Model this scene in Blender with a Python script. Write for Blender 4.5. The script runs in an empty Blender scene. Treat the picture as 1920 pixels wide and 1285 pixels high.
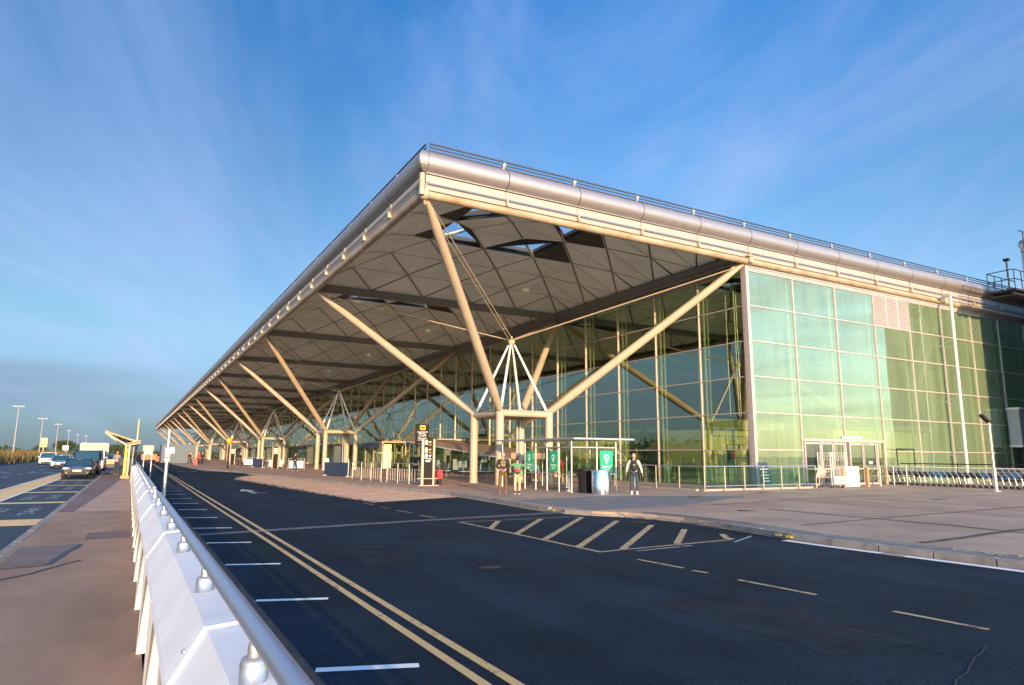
import bpy, bmesh, math, random
from math import sin, cos, pi, radians, atan2, sqrt, hypot
from mathutils import Vector, Matrix, Quaternion
random.seed(7)
SC = bpy.context.scene
COL = SC.collection
# ------------------------------------------------------------------ camera
cam_d = bpy.data.cameras.new('camera')
cam = bpy.data.objects.new('camera', cam_d); COL.objects.link(cam)
F_, PITCH, YAW, ROLL = 1254.715, 0.1669, 0.5124, 0.0062
fw = Vector((sin(YAW)*cos(PITCH), cos(YAW)*cos(PITCH), sin(PITCH)))
rt = Vector((cos(YAW), -sin(YAW), 0)); up = rt.cross(fw)
r2 = rt*cos(ROLL)+up*sin(ROLL); u2 = -rt*sin(ROLL)+up*cos(ROLL)
M = Matrix((r2, u2, -fw)).transposed().to_4x4()
M.translation = Vector((-9.1423, -23.3083, 1.512))
cam.matrix_world = M
cam_d.sensor_width = 36; cam_d.lens = F_/1920*36
cam_d.clip_start = .05; cam_d.clip_end = 6000
SC.camera = cam
# ------------------------------------------------------------------ sky, sun, exposure
SUN_EL, SUN_AZ = radians(9.5), radians(193)      # bearing clockwise from +Y
SC.view_settings.view_transform = 'Standard'; SC.view_settings.look = 'None'
SC.view_settings.gamma = 1; SC.view_settings.use_curve_mapping = False
SC.view_settings.exposure = 2.2
W = bpy.data.worlds.new('World'); SC.world = W; W.use_nodes = True
nt = W.node_tree; nt.nodes.clear()
def N(t, **k):
    n = nt.nodes.new(t)
    for a, b in k.items(): setattr(n, a, b)
    return n
def L(a, b): nt.links.new(a, b)
def math_(op, a, b=None, c=None, clamp=False):
    n = nt.nodes.new('ShaderNodeMath'); n.operation = op; n.use_clamp = clamp
    for i, v in enumerate((a, b, c)):
        if v is None: continue
        if isinstance(v, (int, float)): n.inputs[i].default_value = v
        else: nt.links.new(v, n.inputs[i])
    return n.outputs[0]
def maprange(v, a, b, c=0., d=1.):
    n = nt.nodes.new('ShaderNodeMapRange'); n.interpolation_type = 'SMOOTHSTEP'
    nt.links.new(v, n.inputs[0])
    for i, x in enumerate((a, b, c, d)): n.inputs[i+1].default_value = x
    return n.outputs[0]
def mixc(f, a, b, mode='MIX'):
    n = nt.nodes.new('ShaderNodeMix'); n.data_type = 'RGBA'; n.blend_type = mode
    for s, v in ((0, f), (6, a), (7, b)):
        if isinstance(v, (int, float)): n.inputs[s].default_value = v
        elif isinstance(v, tuple): n.inputs[s].default_value = (*v, 1)
        else: nt.links.new(v, n.inputs[s])
    return n.outputs[2]
sky = N('ShaderNodeTexSky', sky_type='NISHITA'); sky.sun_disc = False
sky.sun_elevation = SUN_EL; sky.sun_rotation = SUN_AZ
sky.air_density = 1.0; sky.dust_density = 0.6; sky.ozone_density = 2.5
tc = N('ShaderNodeTexCoord'); sep = N('ShaderNodeSeparateXYZ'); L(tc.outputs['Generated'], sep.inputs[0])
dx, dy, dz = sep.outputs
zc = math_('MAXIMUM', dz, .03)
hs = N('ShaderNodeHueSaturation'); hs.inputs['Hue'].default_value = .497; hs.inputs['Saturation'].default_value = 1.1; hs.inputs['Value'].default_value = 1.0
L(sky.outputs[0], hs.inputs['Color'])
# high cirrus: streaks laid in a plane overhead, running along one wind direction
px_ = math_('DIVIDE', dx, math_('ADD', zc, .12)); py_ = math_('DIVIDE', dy, math_('ADD', zc, .12))
wb = radians(24)
u_ = math_('SUBTRACT', math_('MULTIPLY', px_, cos(wb)), math_('MULTIPLY', py_, sin(wb)))
v_ = math_('ADD', math_('MULTIPLY', px_, sin(wb)), math_('MULTIPLY', py_, cos(wb)))
cmb = N('ShaderNodeCombineXYZ'); L(u_, cmb.inputs[0]); L(math_('MULTIPLY', v_, .30), cmb.inputs[1])
n1 = N('ShaderNodeTexNoise'); n1.inputs['Scale'].default_value = 1.5; n1.inputs['Detail'].default_value = 10; n1.inputs['Roughness'].default_value = .62; n1.inputs['Distortion'].default_value = .6
L(cmb.outputs[0], n1.inputs['Vector'])
cir = maprange(n1.outputs[0], .36, .72)
n2 = N('ShaderNodeTexNoise'); n2.inputs['Scale'].default_value = .55; n2.inputs['Detail'].default_value = 3; L(cmb.outputs[0], n2.inputs['Vector'])
cir = math_('MULTIPLY', math_('MULTIPLY', cir, maprange(n2.outputs[0], .25, .65, .3, 1.)), maprange(dx, -.35, .75, .55, 1.35), clamp=True)
# deeper, bluer air away from the sun; untouched towards it
away = maprange(dy, .30, -.35)
f_lo = mixc(maprange(dz, .0, .20), (.085, .12, .19), (.235, .235, .25))
f_hi = mixc(maprange(dz, .24, .85), f_lo, (.004, .235, .39))
fac_c = mixc(away, f_hi, (1., 1., 1.))
side = maprange(dx, .05, .75, 1., 1.5)
skyc = mixc(1.0, mixc(1.0, hs.outputs[0], fac_c, 'MULTIPLY'), side, 'MULTIPLY')
c1 = mixc(math_('MULTIPLY', cir, .60), skyc, (.80, .98, 1.60))
# low stratus bank near the horizon
cmb2 = N('ShaderNodeCombineXYZ'); L(math_('MULTIPLY', dx, 3.), cmb2.inputs[0]); L(math_('MULTIPLY', dy, 3.), cmb2.inputs[1]); L(math_('MULTIPLY', dz, 34.), cmb2.inputs[2])
n3 = N('ShaderNodeTexNoise'); n3.inputs['Scale'].default_value = 1.3; n3.inputs['Detail'].default_value = 5; L(cmb2.outputs[0], n3.inputs['Vector'])
band = math_('MULTIPLY', maprange(dz, .035, .07), maprange(dz, .118, .098))
west = maprange(dx, .12, -.12)
bk = math_('MULTIPLY', math_('MULTIPLY', band, west), maprange(n3.outputs[0], .3, .55, .4, 1.))
c2 = mixc(math_('MULTIPLY', bk, .6), c1, (.43, .57, .87))
hz = maprange(dz, .16, -.01)
c3 = mixc(math_('MULTIPLY', hz, .35), c2, (.33, .54, .83))
bg = N('ShaderNodeBackground'); bg.inputs['Strength'].default_value = .15; L(c3, bg.inputs['Color'])
wo = N('ShaderNodeOutputWorld'); L(bg.outputs[0], wo.inputs[0])
sun_d = bpy.data.lights.new('sun', 'SUN'); sun_d.energy = 2.0; sun_d.color = (1.0, .66, .36); sun_d.angle = radians(.5)
sun = bpy.data.objects.new('sun', sun_d); COL.objects.link(sun)
sd = Vector((sin(SUN_AZ)*cos(SUN_EL), cos(SUN_AZ)*cos(SUN_EL), sin(SUN_EL)))
sun.rotation_euler = sd.to_track_quat('Z', 'Y').to_euler(); sun.location = (0, -60, 40)
SC.cycles.max_bounces = 8; SC.cycles.transparent_max_bounces = 24; SC.cycles.diffuse_bounces = 3; SC.cycles.glossy_bounces = 4

# ------------------------------------------------------------------ helpers
MATS = {}
def mat(name, col, rough=.5, metal=0., nscale=0., namt=.2, bump=0., bscale=40., spec=.5, aniso=None, col2=None, detail=5, stretch=None, coat=0., emit=None):
    if name in MATS: return MATS[name]
    m = bpy.data.materials.new(name); m.use_nodes = True
    t = m.node_tree; b = t.nodes['Principled BSDF']
    b.inputs['Base Color'].default_value = (*col, 1); b.inputs['Roughness'].default_value = rough
    b.inputs['Metallic'].default_value = metal; b.inputs['Specular IOR Level'].default_value = spec
    b.inputs['Coat Weight'].default_value = coat
    if emit: b.inputs['Emission Color'].default_value = (*emit[0], 1); b.inputs['Emission Strength'].default_value = emit[1]
    g = t.nodes.new('ShaderNodeNewGeometry')
    vec = g.outputs['Position']
    if stretch:
        mp = t.nodes.new('ShaderNodeMapping'); mp.inputs['Scale'].default_value = stretch; t.links.new(vec, mp.inputs[0]); vec = mp.outputs[0]
    if nscale:
        n = t.nodes.new('ShaderNodeTexNoise'); n.inputs['Scale'].default_value = nscale; n.inputs['Detail'].default_value = detail; n.inputs['Roughness'].default_value = .62
        t.links.new(vec, n.inputs['Vector'])
        r = t.nodes.new('ShaderNodeMapRange'); r.inputs[1].default_value = .3; r.inputs[2].default_value = .7; t.links.new(n.outputs[0], r.inputs[0])
        mx = t.nodes.new('ShaderNodeMix'); mx.data_type = 'RGBA'; t.links.new(r.outputs[0], mx.inputs[0])
        c2 = col2 or tuple(c*(1-namt) for c in col); c1 = col if col2 else tuple(min(1, c*(1+namt*.6)) for c in col)
        mx.inputs[6].default_value = (*c1, 1); mx.inputs[7].default_value = (*c2, 1)
        t.links.new(mx.outputs[2], b.inputs['Base Color'])
        rr = t.nodes.new('ShaderNodeMapRange'); rr.inputs[3].default_value = max(.02, rough*.88); rr.inputs[4].default_value = min(1, rough*1.15); t.links.new(n.outputs[0], rr.inputs[0]); t.links.new(rr.outputs[0], b.inputs['Roughness'])
    if bump:
        n = t.nodes.new('ShaderNodeTexNoise'); n.inputs['Scale'].default_value = bscale; n.inputs['Detail'].default_value = 4
        t.links.new(vec, n.inputs['Vector'])
        bp = t.nodes.new('ShaderNodeBump'); bp.inputs['Strength'].default_value = bump; bp.inputs['Distance'].default_value = .01
        t.links.new(n.outputs[0], bp.inputs['Height']); t.links.new(bp.outputs[0], b.inputs['Normal'])
    MATS[name] = m
    return m
def glass_mat(name, tint, gloss, base=.3, rough=0., wob=0.):
    if name in MATS: return MATS[name]
    m = bpy.data.materials.new(name); m.use_nodes = True; t = m.node_tree; t.nodes.clear()
    o = t.nodes.new('ShaderNodeOutputMaterial'); mx = t.nodes.new('ShaderNodeMixShader')
    tr = t.nodes.new('ShaderNodeBsdfTransparent'); tr.inputs[0].default_value = (*tint, 1)
    gl = t.nodes.new('ShaderNodeBsdfGlossy'); gl.inputs[0].default_value = (*gloss, 1); gl.inputs['Roughness'].default_value = rough
    fr = t.nodes.new('ShaderNodeLayerWeight'); fr.inputs[0].default_value = .5
    pw = t.nodes.new('ShaderNodeMath'); pw.operation = 'POWER'; pw.inputs[1].default_value = 4.; t.links.new(fr.outputs['Facing'], pw.inputs[0])
    mr = t.nodes.new('ShaderNodeMapRange'); mr.inputs[3].default_value = base; mr.inputs[4].default_value = 1.
    t.links.new(pw.outputs[0], mr.inputs[0]); t.links.new(mr.outputs[0], mx.inputs[0])
    t.links.new(tr.outputs[0], mx.inputs[1]); t.links.new(gl.outputs[0], mx.inputs[2]); t.links.new(mx.outputs[0], o.inputs[0])
    if wob:
        g = t.nodes.new('ShaderNodeNewGeometry'); n = t.nodes.new('ShaderNodeTexNoise'); n.inputs['Scale'].default_value = .7; n.inputs['Detail'].default_value = 1
        t.links.new(g.outputs['Position'], n.inputs['Vector'])
        bp = t.nodes.new('ShaderNodeBump'); bp.inputs['Strength'].default_value = wob; bp.inputs['Distance'].default_value = .02
        t.links.new(n.outputs[0], bp.inputs['Height']); t.links.new(bp.outputs[0], gl.inputs['Normal'])
    MATS[name] = m
    return m
class MB:
    def __init__(s): s.v = []; s.f = []; s.sm = set()
    def add(s, vs, fs, smooth=False):
        o = len(s.v); s.v += [tuple(v) for v in vs]
        for f in fs:
            if smooth: s.sm.add(len(s.f))
            s.f.append(tuple(i+o for i in f))
        return s
    def box(s, x0, y0, z0, x1, y1, z1):
        return s.add([(x0,y0,z0),(x1,y0,z0),(x1,y1,z0),(x0,y1,z0),(x0,y0,z1),(x1,y0,z1),(x1,y1,z1),(x0,y1,z1)],
                     [(0,3,2,1),(4,5,6,7),(0,1,5,4),(1,2,6,5),(2,3,7,6),(3,0,4,7)])
    def bar(s, a, b, w, h=None, up=(0,0,1)):
        a, b = Vector(a), Vector(b); h = h or w; d = (b-a).normalized(); u = Vector(up)
        if abs(d.dot(u)) > .98: u = Vector((1,0,0))
        x = d.cross(u).normalized(); y = x.cross(d)
        vs = [p+x*i*w/2+y*j*h/2 for p in (a,b) for i,j in ((-1,-1),(1,-1),(1,1),(-1,1))]
        return s.add(vs, [(3,2,1,0),(4,5,6,7),(0,1,5,4),(1,2,6,5),(2,3,7,6),(3,0,4,7)])
    def tube(s, a, b, r, r1=None, n=10, cap=True, smooth=True):
        a, b = Vector(a), Vector(b); r1 = r if r1 is None else r1; d = (b-a).normalized()
        u = Vector((0,0,1)) if abs(d.z) < .95 else Vector((1,0,0)); x = d.cross(u).normalized(); y = x.cross(d)
        vs = [p+(x*cos(2*pi*i/n)+y*sin(2*pi*i/n))*q for p, q in ((a,r),(b,r1)) for i in range(n)]
        s.add(vs, [(i,(i+1)%n,n+(i+1)%n,n+i) for i in range(n)], smooth)
        if cap: s.add(vs[:n], [tuple(range(n))[::-1]]); s.add(vs[n:], [tuple(range(n))])
        return s
    def path(s, pts, r, n=8):
        for a, b in zip(pts, pts[1:]): s.tube(a, b, r, n=n)
        return s
    def lathe(s, cx, cy, prof, n=20):
        vs = [(cx+r*cos(2*pi*i/n), cy+r*sin(2*pi*i/n), z) for r, z in prof for i in range(n)]
        s.add(vs, [(k*n+i, k*n+(i+1)%n, (k+1)*n+(i+1)%n, (k+1)*n+i) for k in range(len(prof)-1) for i in range(n)], True)
        return s
    def ell(s, c, r, n=12, m=8, R=None):
        vs = []; c = Vector(c)
        for j in range(m+1):
            t = pi*j/m
            for i in range(n):
                p = Vector((r[0]*sin(t)*cos(2*pi*i/n), r[1]*sin(t)*sin(2*pi*i/n), r[2]*cos(t)))
                vs.append(c+(R@p if R else p))
        s.add(vs, [(j*n+i,(j+1)*n+i,(j+1)*n+(i+1)%n,j*n+(i+1)%n) for j in range(m) for i in range(n)], True)
        return s
    def poly(s, pts, z0, z1=None):
        n = len(pts)
        if z1 is None: return s.add([(x,y,z0) for x,y in pts], [tuple(range(n))])
        vs = [(x,y,z0) for x,y in pts]+[(x,y,z1) for x,y in pts]
        return s.add(vs, [tuple(range(n))[::-1], tuple(range(n,2*n))]+[(i,(i+1)%n,n+(i+1)%n,n+i) for i in range(n)])
    def extr(s, prof, p0, p1, close=False, caps=False, smooth=True):
        """profile [(out,z)] swept from p0 to p1 (xy); out is to the right-hand normal given by caller"""
        (ax,ay),(bx,by),(nx,ny) = p0, p1, s.nrm
        vs = [(ax+nx*o, ay+ny*o, z) for o,z in prof]+[(bx+nx*o, by+ny*o, z) for o,z in prof]; n = len(prof)
        rng = range(n if close else n-1)
        s.add(vs, [(i,(i+1)%n,n+(i+1)%n,n+i) for i in rng], smooth)
        if caps: s.add(vs, [tuple(range(n))[::-1], tuple(range(n,2*n))])
        return s
    def mesh(s, name, m):
        me = bpy.data.meshes.new(name); me.from_pydata(s.v, [], s.f)
        if s.sm: me.polygons.foreach_set('use_smooth', [i in s.sm for i in range(len(s.f))])
        for k in (m if isinstance(m, (list,tuple)) else [m]): me.materials.append(k)
        bm = bmesh.new(); bm.from_mesh(me); bmesh.ops.recalc_face_normals(bm, faces=bm.faces) if len(s.f) < 60000 and not getattr(s,'norecalc',False) else None
        bm.to_mesh(me); bm.free()
        return me
def tag(o, label=None, cat=None, group=None, kind=None):
    if label: o['label'] = label
    if cat: o['category'] = cat
    if group: o['group'] = group
    if kind: o['kind'] = kind
    return o
def link(name, me, parent=None, loc=(0,0,0), rz=0, rot=None, scale=None):
    o = bpy.data.objects.new(name, me); COL.objects.link(o); o.parent = parent; o.location = loc
    o.rotation_euler = rot if rot else (0,0,rz)
    if scale: o.scale = scale
    return o
def obj(name, mb, m, parent=None, loc=(0,0,0), rz=0, kind=None, label=None):
    o = link(name, mb.mesh(name, m), parent, loc, rz)
    if kind: o['kind'] = kind
    if label: o['label'] = label
    return o
def thing(name, label, cat, loc=(0,0,0), rz=0, group=None):
    return tag(link(name, None, None, loc, rz), label, cat, group)
def struct(name, mb, m, parent=None, **k): return obj(name, mb, m, parent, kind='structure' if parent is None else None, **k)
def copy_tree(o, parent=None):
    c = o.copy(); COL.objects.link(c); c.parent = parent
    for ch in list(o.children): copy_tree(ch, c)
    return c
def B(*a): return MB().box(*a)
def text_mesh(body, size, align='CENTER', ext=0.002, spacing=1.):
    c = bpy.data.curves.new('t', 'FONT'); c.body = body; c.size = size; c.align_x = align; c.align_y = 'CENTER'; c.extrude = ext; c.space_line = spacing; c.resolution_u = 3
    o = bpy.data.objects.new('t', c); COL.objects.link(o)
    dg = bpy.context.evaluated_depsgraph_get(); me = bpy.data.meshes.new_from_object(o.evaluated_get(dg)); bpy.data.objects.remove(o); bpy.data.curves.remove(c)
    return me
def lettering(name, body, size, m, parent, loc, rot, **k):
    me = text_mesh(body, size, **k); me.materials.clear(); me.materials.append(m)
    return link(name, me, parent, loc, rot=rot)

# ------------------------------------------------------------------ materials
M_asph = mat('asphalt', (.012,.025,.042), .8, nscale=.35, namt=.4, bump=.10, bscale=170, spec=.12, detail=8)
def lay_asphalt(m, along=True):
    t = m.node_tree; b = t.nodes['Principled BSDF']; src = b.inputs['Base Color'].links[0].from_socket
    g = t.nodes.new('ShaderNodeNewGeometry')
    def nz(scale, detail, st, lo, hi, a, c):
        mp = t.nodes.new('ShaderNodeMapping'); mp.inputs['Scale'].default_value = st; t.links.new(g.outputs['Position'], mp.inputs[0])
        n = t.nodes.new('ShaderNodeTexNoise'); n.inputs['Scale'].default_value = scale; n.inputs['Detail'].default_value = detail; t.links.new(mp.outputs[0], n.inputs['Vector'])
        r = t.nodes.new('ShaderNodeMapRange'); r.inputs[1].default_value = lo; r.inputs[2].default_value = hi; r.inputs[3].default_value = a; r.inputs[4].default_value = c; t.links.new(n.outputs[0], r.inputs[0]); return r.outputs[0]
    def mul(a, c):
        k = t.nodes.new('ShaderNodeMath'); k.operation = 'MULTIPLY'; t.links.new(a, k.inputs[0]); t.links.new(c, k.inputs[1]); return k.outputs[0]
    f = mul(mul(nz(75, 2, (1,1,1), .58, .72, .75, 3.2), nz(.9, 3, (1,.06,1), .3, .7, .75, 1.35)), nz(28, 4, (1,1,1), .3, .7, .7, 1.3))
    mx = t.nodes.new('ShaderNodeMix'); mx.data_type = 'RGBA'; mx.blend_type = 'MULTIPLY'; mx.inputs[0].default_value = 1
    t.links.new(src, mx.inputs[6]); t.links.new(f, mx.inputs[7]); t.links.new(mx.outputs[2], b.inputs['Base Color'])
lay_asphalt(M_asph)
M_asph2 = mat('asphalt_left', (.035,.045,.062), .6, nscale=.4, namt=.3, bump=.12, bscale=160, spec=.3, detail=8)
M_buff = mat('buff_road_strip', (.66,.40,.25), .85, nscale=1.2, namt=.25, bump=.4, bscale=120)
M_pave = mat('pavement_concrete', (.40,.30,.225), .78, nscale=.45, col2=(.24,.175,.145), bump=.35, bscale=90, detail=9, spec=.35)
M_pave2 = mat('canopy_paving', (.40,.26,.19), .7, nscale=.8, namt=.35, bump=.3, bscale=60, spec=.4)
M_path = mat('footway_asphalt', (.36,.235,.16), .82, nscale=.9, col2=(.17,.112,.082), bump=.5, bscale=140, detail=8, stretch=(.8,.35,1))
M_path2 = mat('footway_dark', (.17,.115,.11), .8, nscale=1.1, namt=.35, bump=.4, bscale=140)
M_path3 = mat('footway_light', (.40,.27,.21), .8, nscale=1.1, namt=.25, bump=.3, bscale=140)
M_tar = mat('tar_seal', (.028,.028,.034), .5)
M_patch = mat('footway_patch', (.15,.125,.12), .85, nscale=2, namt=.3, bump=.4, bscale=140)
M_kerb = mat('kerb_stone', (.24,.225,.215), .8, nscale=3, namt=.35, bump=.4, bscale=60)
def worn(name, col, under, amt=.42, sc=7., stretch=None):
    m = mat(name, col, .65, nscale=.6, namt=.15); t = m.node_tree; b = t.nodes['Principled BSDF']
    src = b.inputs['Base Color'].links[0].from_socket
    g = t.nodes.new('ShaderNodeNewGeometry'); n = t.nodes.new('ShaderNodeTexNoise'); n.inputs['Scale'].default_value = sc; n.inputs['Detail'].default_value = 9; n.inputs['Roughness'].default_value = .75
    t.links.new(g.outputs['Position'], n.inputs['Vector'])
    r = t.nodes.new('ShaderNodeMapRange'); r.inputs[1].default_value = amt-.04; r.inputs[2].default_value = amt+.04; t.links.new(n.outputs[0], r.inputs[0])
    mx = t.nodes.new('ShaderNodeMix'); mx.data_type = 'RGBA'; t.links.new(r.outputs[0], mx.inputs[0]); mx.inputs[6].default_value = (*under,1); t.links.new(src, mx.inputs[7])
    t.links.new(mx.outputs[2], b.inputs['Base Color'])
    return m
M_wl = worn('white_road_paint', (.74,.76,.78), (.05,.055,.06), .34)
M_yl = worn('yellow_road_paint', (.52,.37,.16), (.05,.05,.055), .40)
M_yl2 = worn('faded_yellow_paint', (.42,.31,.17), (.05,.05,.055), .43)
M_yh = worn('yellow_bay_paint', (.74,.50,.22), (.30,.22,.14), .38)
M_gl = worn('pale_kerb_paint', (.50,.50,.34), (.17,.15,.14), .44)
M_wl2 = worn('faded_white_paint', (.42,.46,.52), (.05,.055,.07), .45)
M_steel = mat('painted_steel_cream', (.40,.33,.24), .42, nscale=1.3, namt=.10, spec=.5)
M_alu = mat('roof_edge_aluminium', (.42,.385,.38), .45, metal=.75, nscale=2.5, namt=.12, stretch=(1,1,6))
M_fas = mat('fascia_panel', (.33,.30,.27), .5, nscale=1.5, namt=.10)
M_fastube = mat('eaves_tube', (.42,.34,.25), .45, nscale=1.1, col2=(.25,.18,.10))
M_rail = mat('steel_rail', (.42,.46,.55), .35, metal=.7)
M_dark = mat('dark_joint', (.03,.03,.035), .6)
M_pan = mat('soffit_panel', (.80,.86,.80), .55, nscale=.45, namt=.14)
M_panb = mat('soffit_backing', (.05,.05,.04), .7)
M_rib = mat('soffit_rib', (.58,.58,.50), .5)
M_mull = mat('mullion_aluminium', (.50,.42,.39), .38, metal=.25, nscale=3, namt=.08)
M_postin = mat('inner_post_paint', (.78,.76,.62), .45)
M_glass = glass_mat('green_facade_glass', (.80,.85,.68), (.92,.98,.86), .21, wob=.10)
M_glass_s = glass_mat('dusty_side_glass', (.68,.76,.60), (.86,.92,.84), .14, wob=.04)
def dust(m, fac, col):
    t = m.node_tree; o = [n for n in t.nodes if n.type == 'OUTPUT_MATERIAL'][0]; src = o.inputs[0].links[0].from_socket
    d = t.nodes.new('ShaderNodeBsdfDiffuse'); d.inputs[0].default_value = (*col, 1)
    g = t.nodes.new('ShaderNodeNewGeometry'); mp = t.nodes.new('ShaderNodeMapping'); mp.inputs['Scale'].default_value = (2.2,2.2,.25); t.links.new(g.outputs['Position'], mp.inputs[0])
    n = t.nodes.new('ShaderNodeTexNoise'); n.inputs['Scale'].default_value = 1.2; n.inputs['Detail'].default_value = 6; t.links.new(mp.outputs[0], n.inputs['Vector'])
    r = t.nodes.new('ShaderNodeMapRange'); r.inputs[1].default_value = .3; r.inputs[2].default_value = .7; r.inputs[3].default_value = fac*.8; r.inputs[4].default_value = fac*1.2; t.links.new(n.outputs[0], r.inputs[0])
    x = t.nodes.new('ShaderNodeMixShader'); t.links.new(r.outputs[0], x.inputs[0]); t.links.new(src, x.inputs[1]); t.links.new(d.outputs[0], x.inputs[2]); t.links.new(x.outputs[0], o.inputs[0])
dust(M_glass_s, .125, (.56,.76,.52))
M_glass2 = glass_mat('clear_shelter_glass', (.80,.86,.80), (.9,.95,.92), .03)
M_doorg = glass_mat('door_glass', (.62,.68,.70), (.8,.9,.95), .12)
M_skyg = glass_mat('rooflight_glass', (.80,.90,.95), (.9,.95,1), .03)
M_cream = mat('interior_cream_wall', (.78,.72,.50), .7, nscale=.6, namt=.08)
M_inwhite = mat('interior_pale_wall', (.74,.75,.70), .7, nscale=.6, namt=.1)
M_inblue = mat('interior_blue_screen', (.03,.16,.26), .5)
M_infl = mat('interior_floor', (.36,.35,.32), .35, nscale=1, namt=.2)
M_black = mat('black_paint', (.014,.014,.016), .55, spec=.3)
M_sign = mat('black_sign', (.016,.012,.011), .7, spec=.2)
M_wt = mat('white_lettering', (.80,.80,.78), .5)
M_ylw = mat('yellow_sign', (.58,.38,.03), .5)
M_green = mat('green_sign', (.01,.42,.19), .4)
M_galv = mat('galvanised_steel', (.58,.56,.54), .35, metal=.8, nscale=8, namt=.15)
M_grey = mat('grey_paint', (.34,.36,.38), .45, nscale=2, namt=.1)
M_white = mat('white_paint', (.66,.65,.63), .4, nscale=1.2, namt=.06)
M_barr = mat('barrier_cladding', (.70,.72,.76), .5, nscale=2.2, namt=.10, spec=.35)
M_barr2 = mat('barrier_side_panel', (.52,.47,.47), .5, nscale=1.2, namt=.1)
M_navy = mat('navy_board', (.03,.05,.09), .45, nscale=2, namt=.2)
M_wood = mat('shelter_cladding', (.42,.25,.12), .6, nscale=3, namt=.2)
M_red = mat('red_plastic', (.55,.03,.03), .45)
M_tyre = mat('tyre_rubber', (.02,.02,.02), .8)
M_rim = mat('alloy_rim', (.45,.45,.47), .35, metal=.8)
M_cglass = mat('car_glass', (.02,.06,.10), .06, spec=.8)
M_lamp = mat('headlamp_lens', (.75,.75,.72), .15)
M_brick = mat('dark_brick', (.11,.060,.048), .85, nscale=5, namt=.4)
M_grass = mat('grass_ground', (.07,.10,.035), .9, nscale=.15, namt=.4, col2=(.11,.09,.045))
M_clad = mat('tower_cladding', (.15,.16,.18), .5, nscale=.8, namt=.2)
M_bldg = mat('far_wall', (.08,.09,.09), .7, nscale=.5, namt=.2)

# ------------------------------------------------------------------ ground, roads, pavements
RZ = -.12
g = MB()
g.add([(-3000,-3000,-.3),(3000,-3000,-.3),(3000,3000,-.3),(-3000,3000,-.3)], [(0,1,2,3)])
ground = struct('ground', g, M_grass)
road = struct('road', MB().poly([(-8.47,-70),(6,-70),(6,24),(6,420),(-8.47,420)], RZ), M_asph)
lroad = struct('side_road', MB().poly([(-24,-70),(-10.75,-70),(-10.75,420),(-24,420)], RZ), M_asph2)
ribs_ = [(2.6,-60),(2.55,-18),(2.42,-14.3),(2.75,-12.6),(3.0,-10.5),(2.85,-8.9),(2.1,-7.9),(1.75,-7.2),(1.85,-5),(2.2,-1.5),(2.45,2.5),(2.1,6),(1.55,10),(.95,17),(.35,24),(-.3,29),(-.9,33),(-.6,38),(-1.4,42.5),(-2.3,46),(-3.0,52),(-3.4,70),(-3.4,330)]
# resample the kerb line to about 0.9 m stones
def resample(pts, step):
    out = [Vector(pts[0])]; acc = 0
    for a, b in zip(pts, pts[1:]):
        a, b = Vector(a), Vector(b); Ls = (b-a).length; d = (b-a)/Ls; t = step-acc
        while t <= Ls: out.append(a+d*t); t += step
        acc = (acc+Ls) % step
    return out
KP = resample(ribs_, .92)
pave = struct('pavement', MB().poly([(p.x+.13,p.y) for p in KP]+[(200,330),(200,-60)], 0.0, -.29), M_pave)
under = struct('canopy_paving', MB().poly([(p.x+.14,p.y) for p in KP if 3 < p.y < 320]+[(17.8,319),(17.8,3.6)], 0.004), M_pave2, parent=pave)
nk = 0
kst = MB()
for a, b in zip(KP, KP[1:]):
    d = (b-a).normalized(); n = Vector((d.y,-d.x)); q0 = a+d*.013; q1 = b-d*.013
    low = -7.8 < a.y < -6.6 or -12.9 < a.y < -8.2
    zt = -.075 if low else .006
    pts = [q0, q1, q1+n*.14, q0+n*.14]
    if a.y > -20 and nk < 120:
        k = MB(); k.poly([(p.x,p.y) for p in pts][::-1], RZ-.1, zt+random.uniform(-.004,.004)); obj('kerb_stone', k, M_kerb, pave); nk += 1
    else: kst.poly([(p.x,p.y) for p in pts][::-1], RZ-.1, zt)
obj('kerb_run', kst, M_kerb, pave, kind='stuff')
# dropped ramp apron between kerb low points is the pavement itself; yellow blips on the kerb face
kb = MB()
for x, y in ((2.53,-13.7),(2.47,-14.0),(2.55,-17.0),(2.56,-17.35),(1.86,-6.3)):
    kb.box(x-.03, y-.07, -.08, x+.02, y+.07, -.035)
obj('kerb_marker', kb, mat('kerb_yellow', (.45,.33,.04), .7, nscale=9, namt=.4), pave)
def strip(mb, pts, w, z):
    for a, b in zip(pts, pts[1:]):
        a, b = Vector(a), Vector(b); d = (b-a).normalized(); n = Vector((-d.y,d.x))*w/2
        mb.add([(*(a-n),z),(*(b-n),z),(*(b+n),z),(*(a+n),z)], [(0,1,2,3)])
        z += .00003
    return mb
def jit(pts, amp, step=.35):
    q = resample(pts, step)
    return [Vector((p.x+random.uniform(-amp,amp), p.y+random.uniform(-amp,amp))) for p in q]+[Vector(pts[-1])]
cr = MB()
for pts, w in (([(3.2,-8.6),(3.42,-12.35)],.05),([(4.2,-13.0),(7.28,-12.76),(14.55,-12.36),(22,-12.1)],.07),([(7.33,-9.5),(7.28,-12.76),(7.27,-14.48),(7.0,-15.8)],.10),([(3.39,-16.1),(7.0,-15.8),(14,-15.5)],.11),([(9.8,-6.79),(16.1,-6.2),(24,-6.9)],.035),([(3.7,-7.8),(11.8,-7.07),(18,-6.7)],.035),([(7.5,-7.2),(7.35,-9.5)],.03),([(11.5,-6.9),(11.3,-12.5)],.04),([(15,-6.4),(14.8,-12.4)],.04),([(7.0,-15.8),(6.9,-20)],.08),([(6,-4.2),(14,-3.9),(30,-3.6)],.025),([(11.3,-12.6),(11.4,-15.6)],.04)):
    strip(cr, jit(pts, w*.3), w*1.4, .006)
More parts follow.
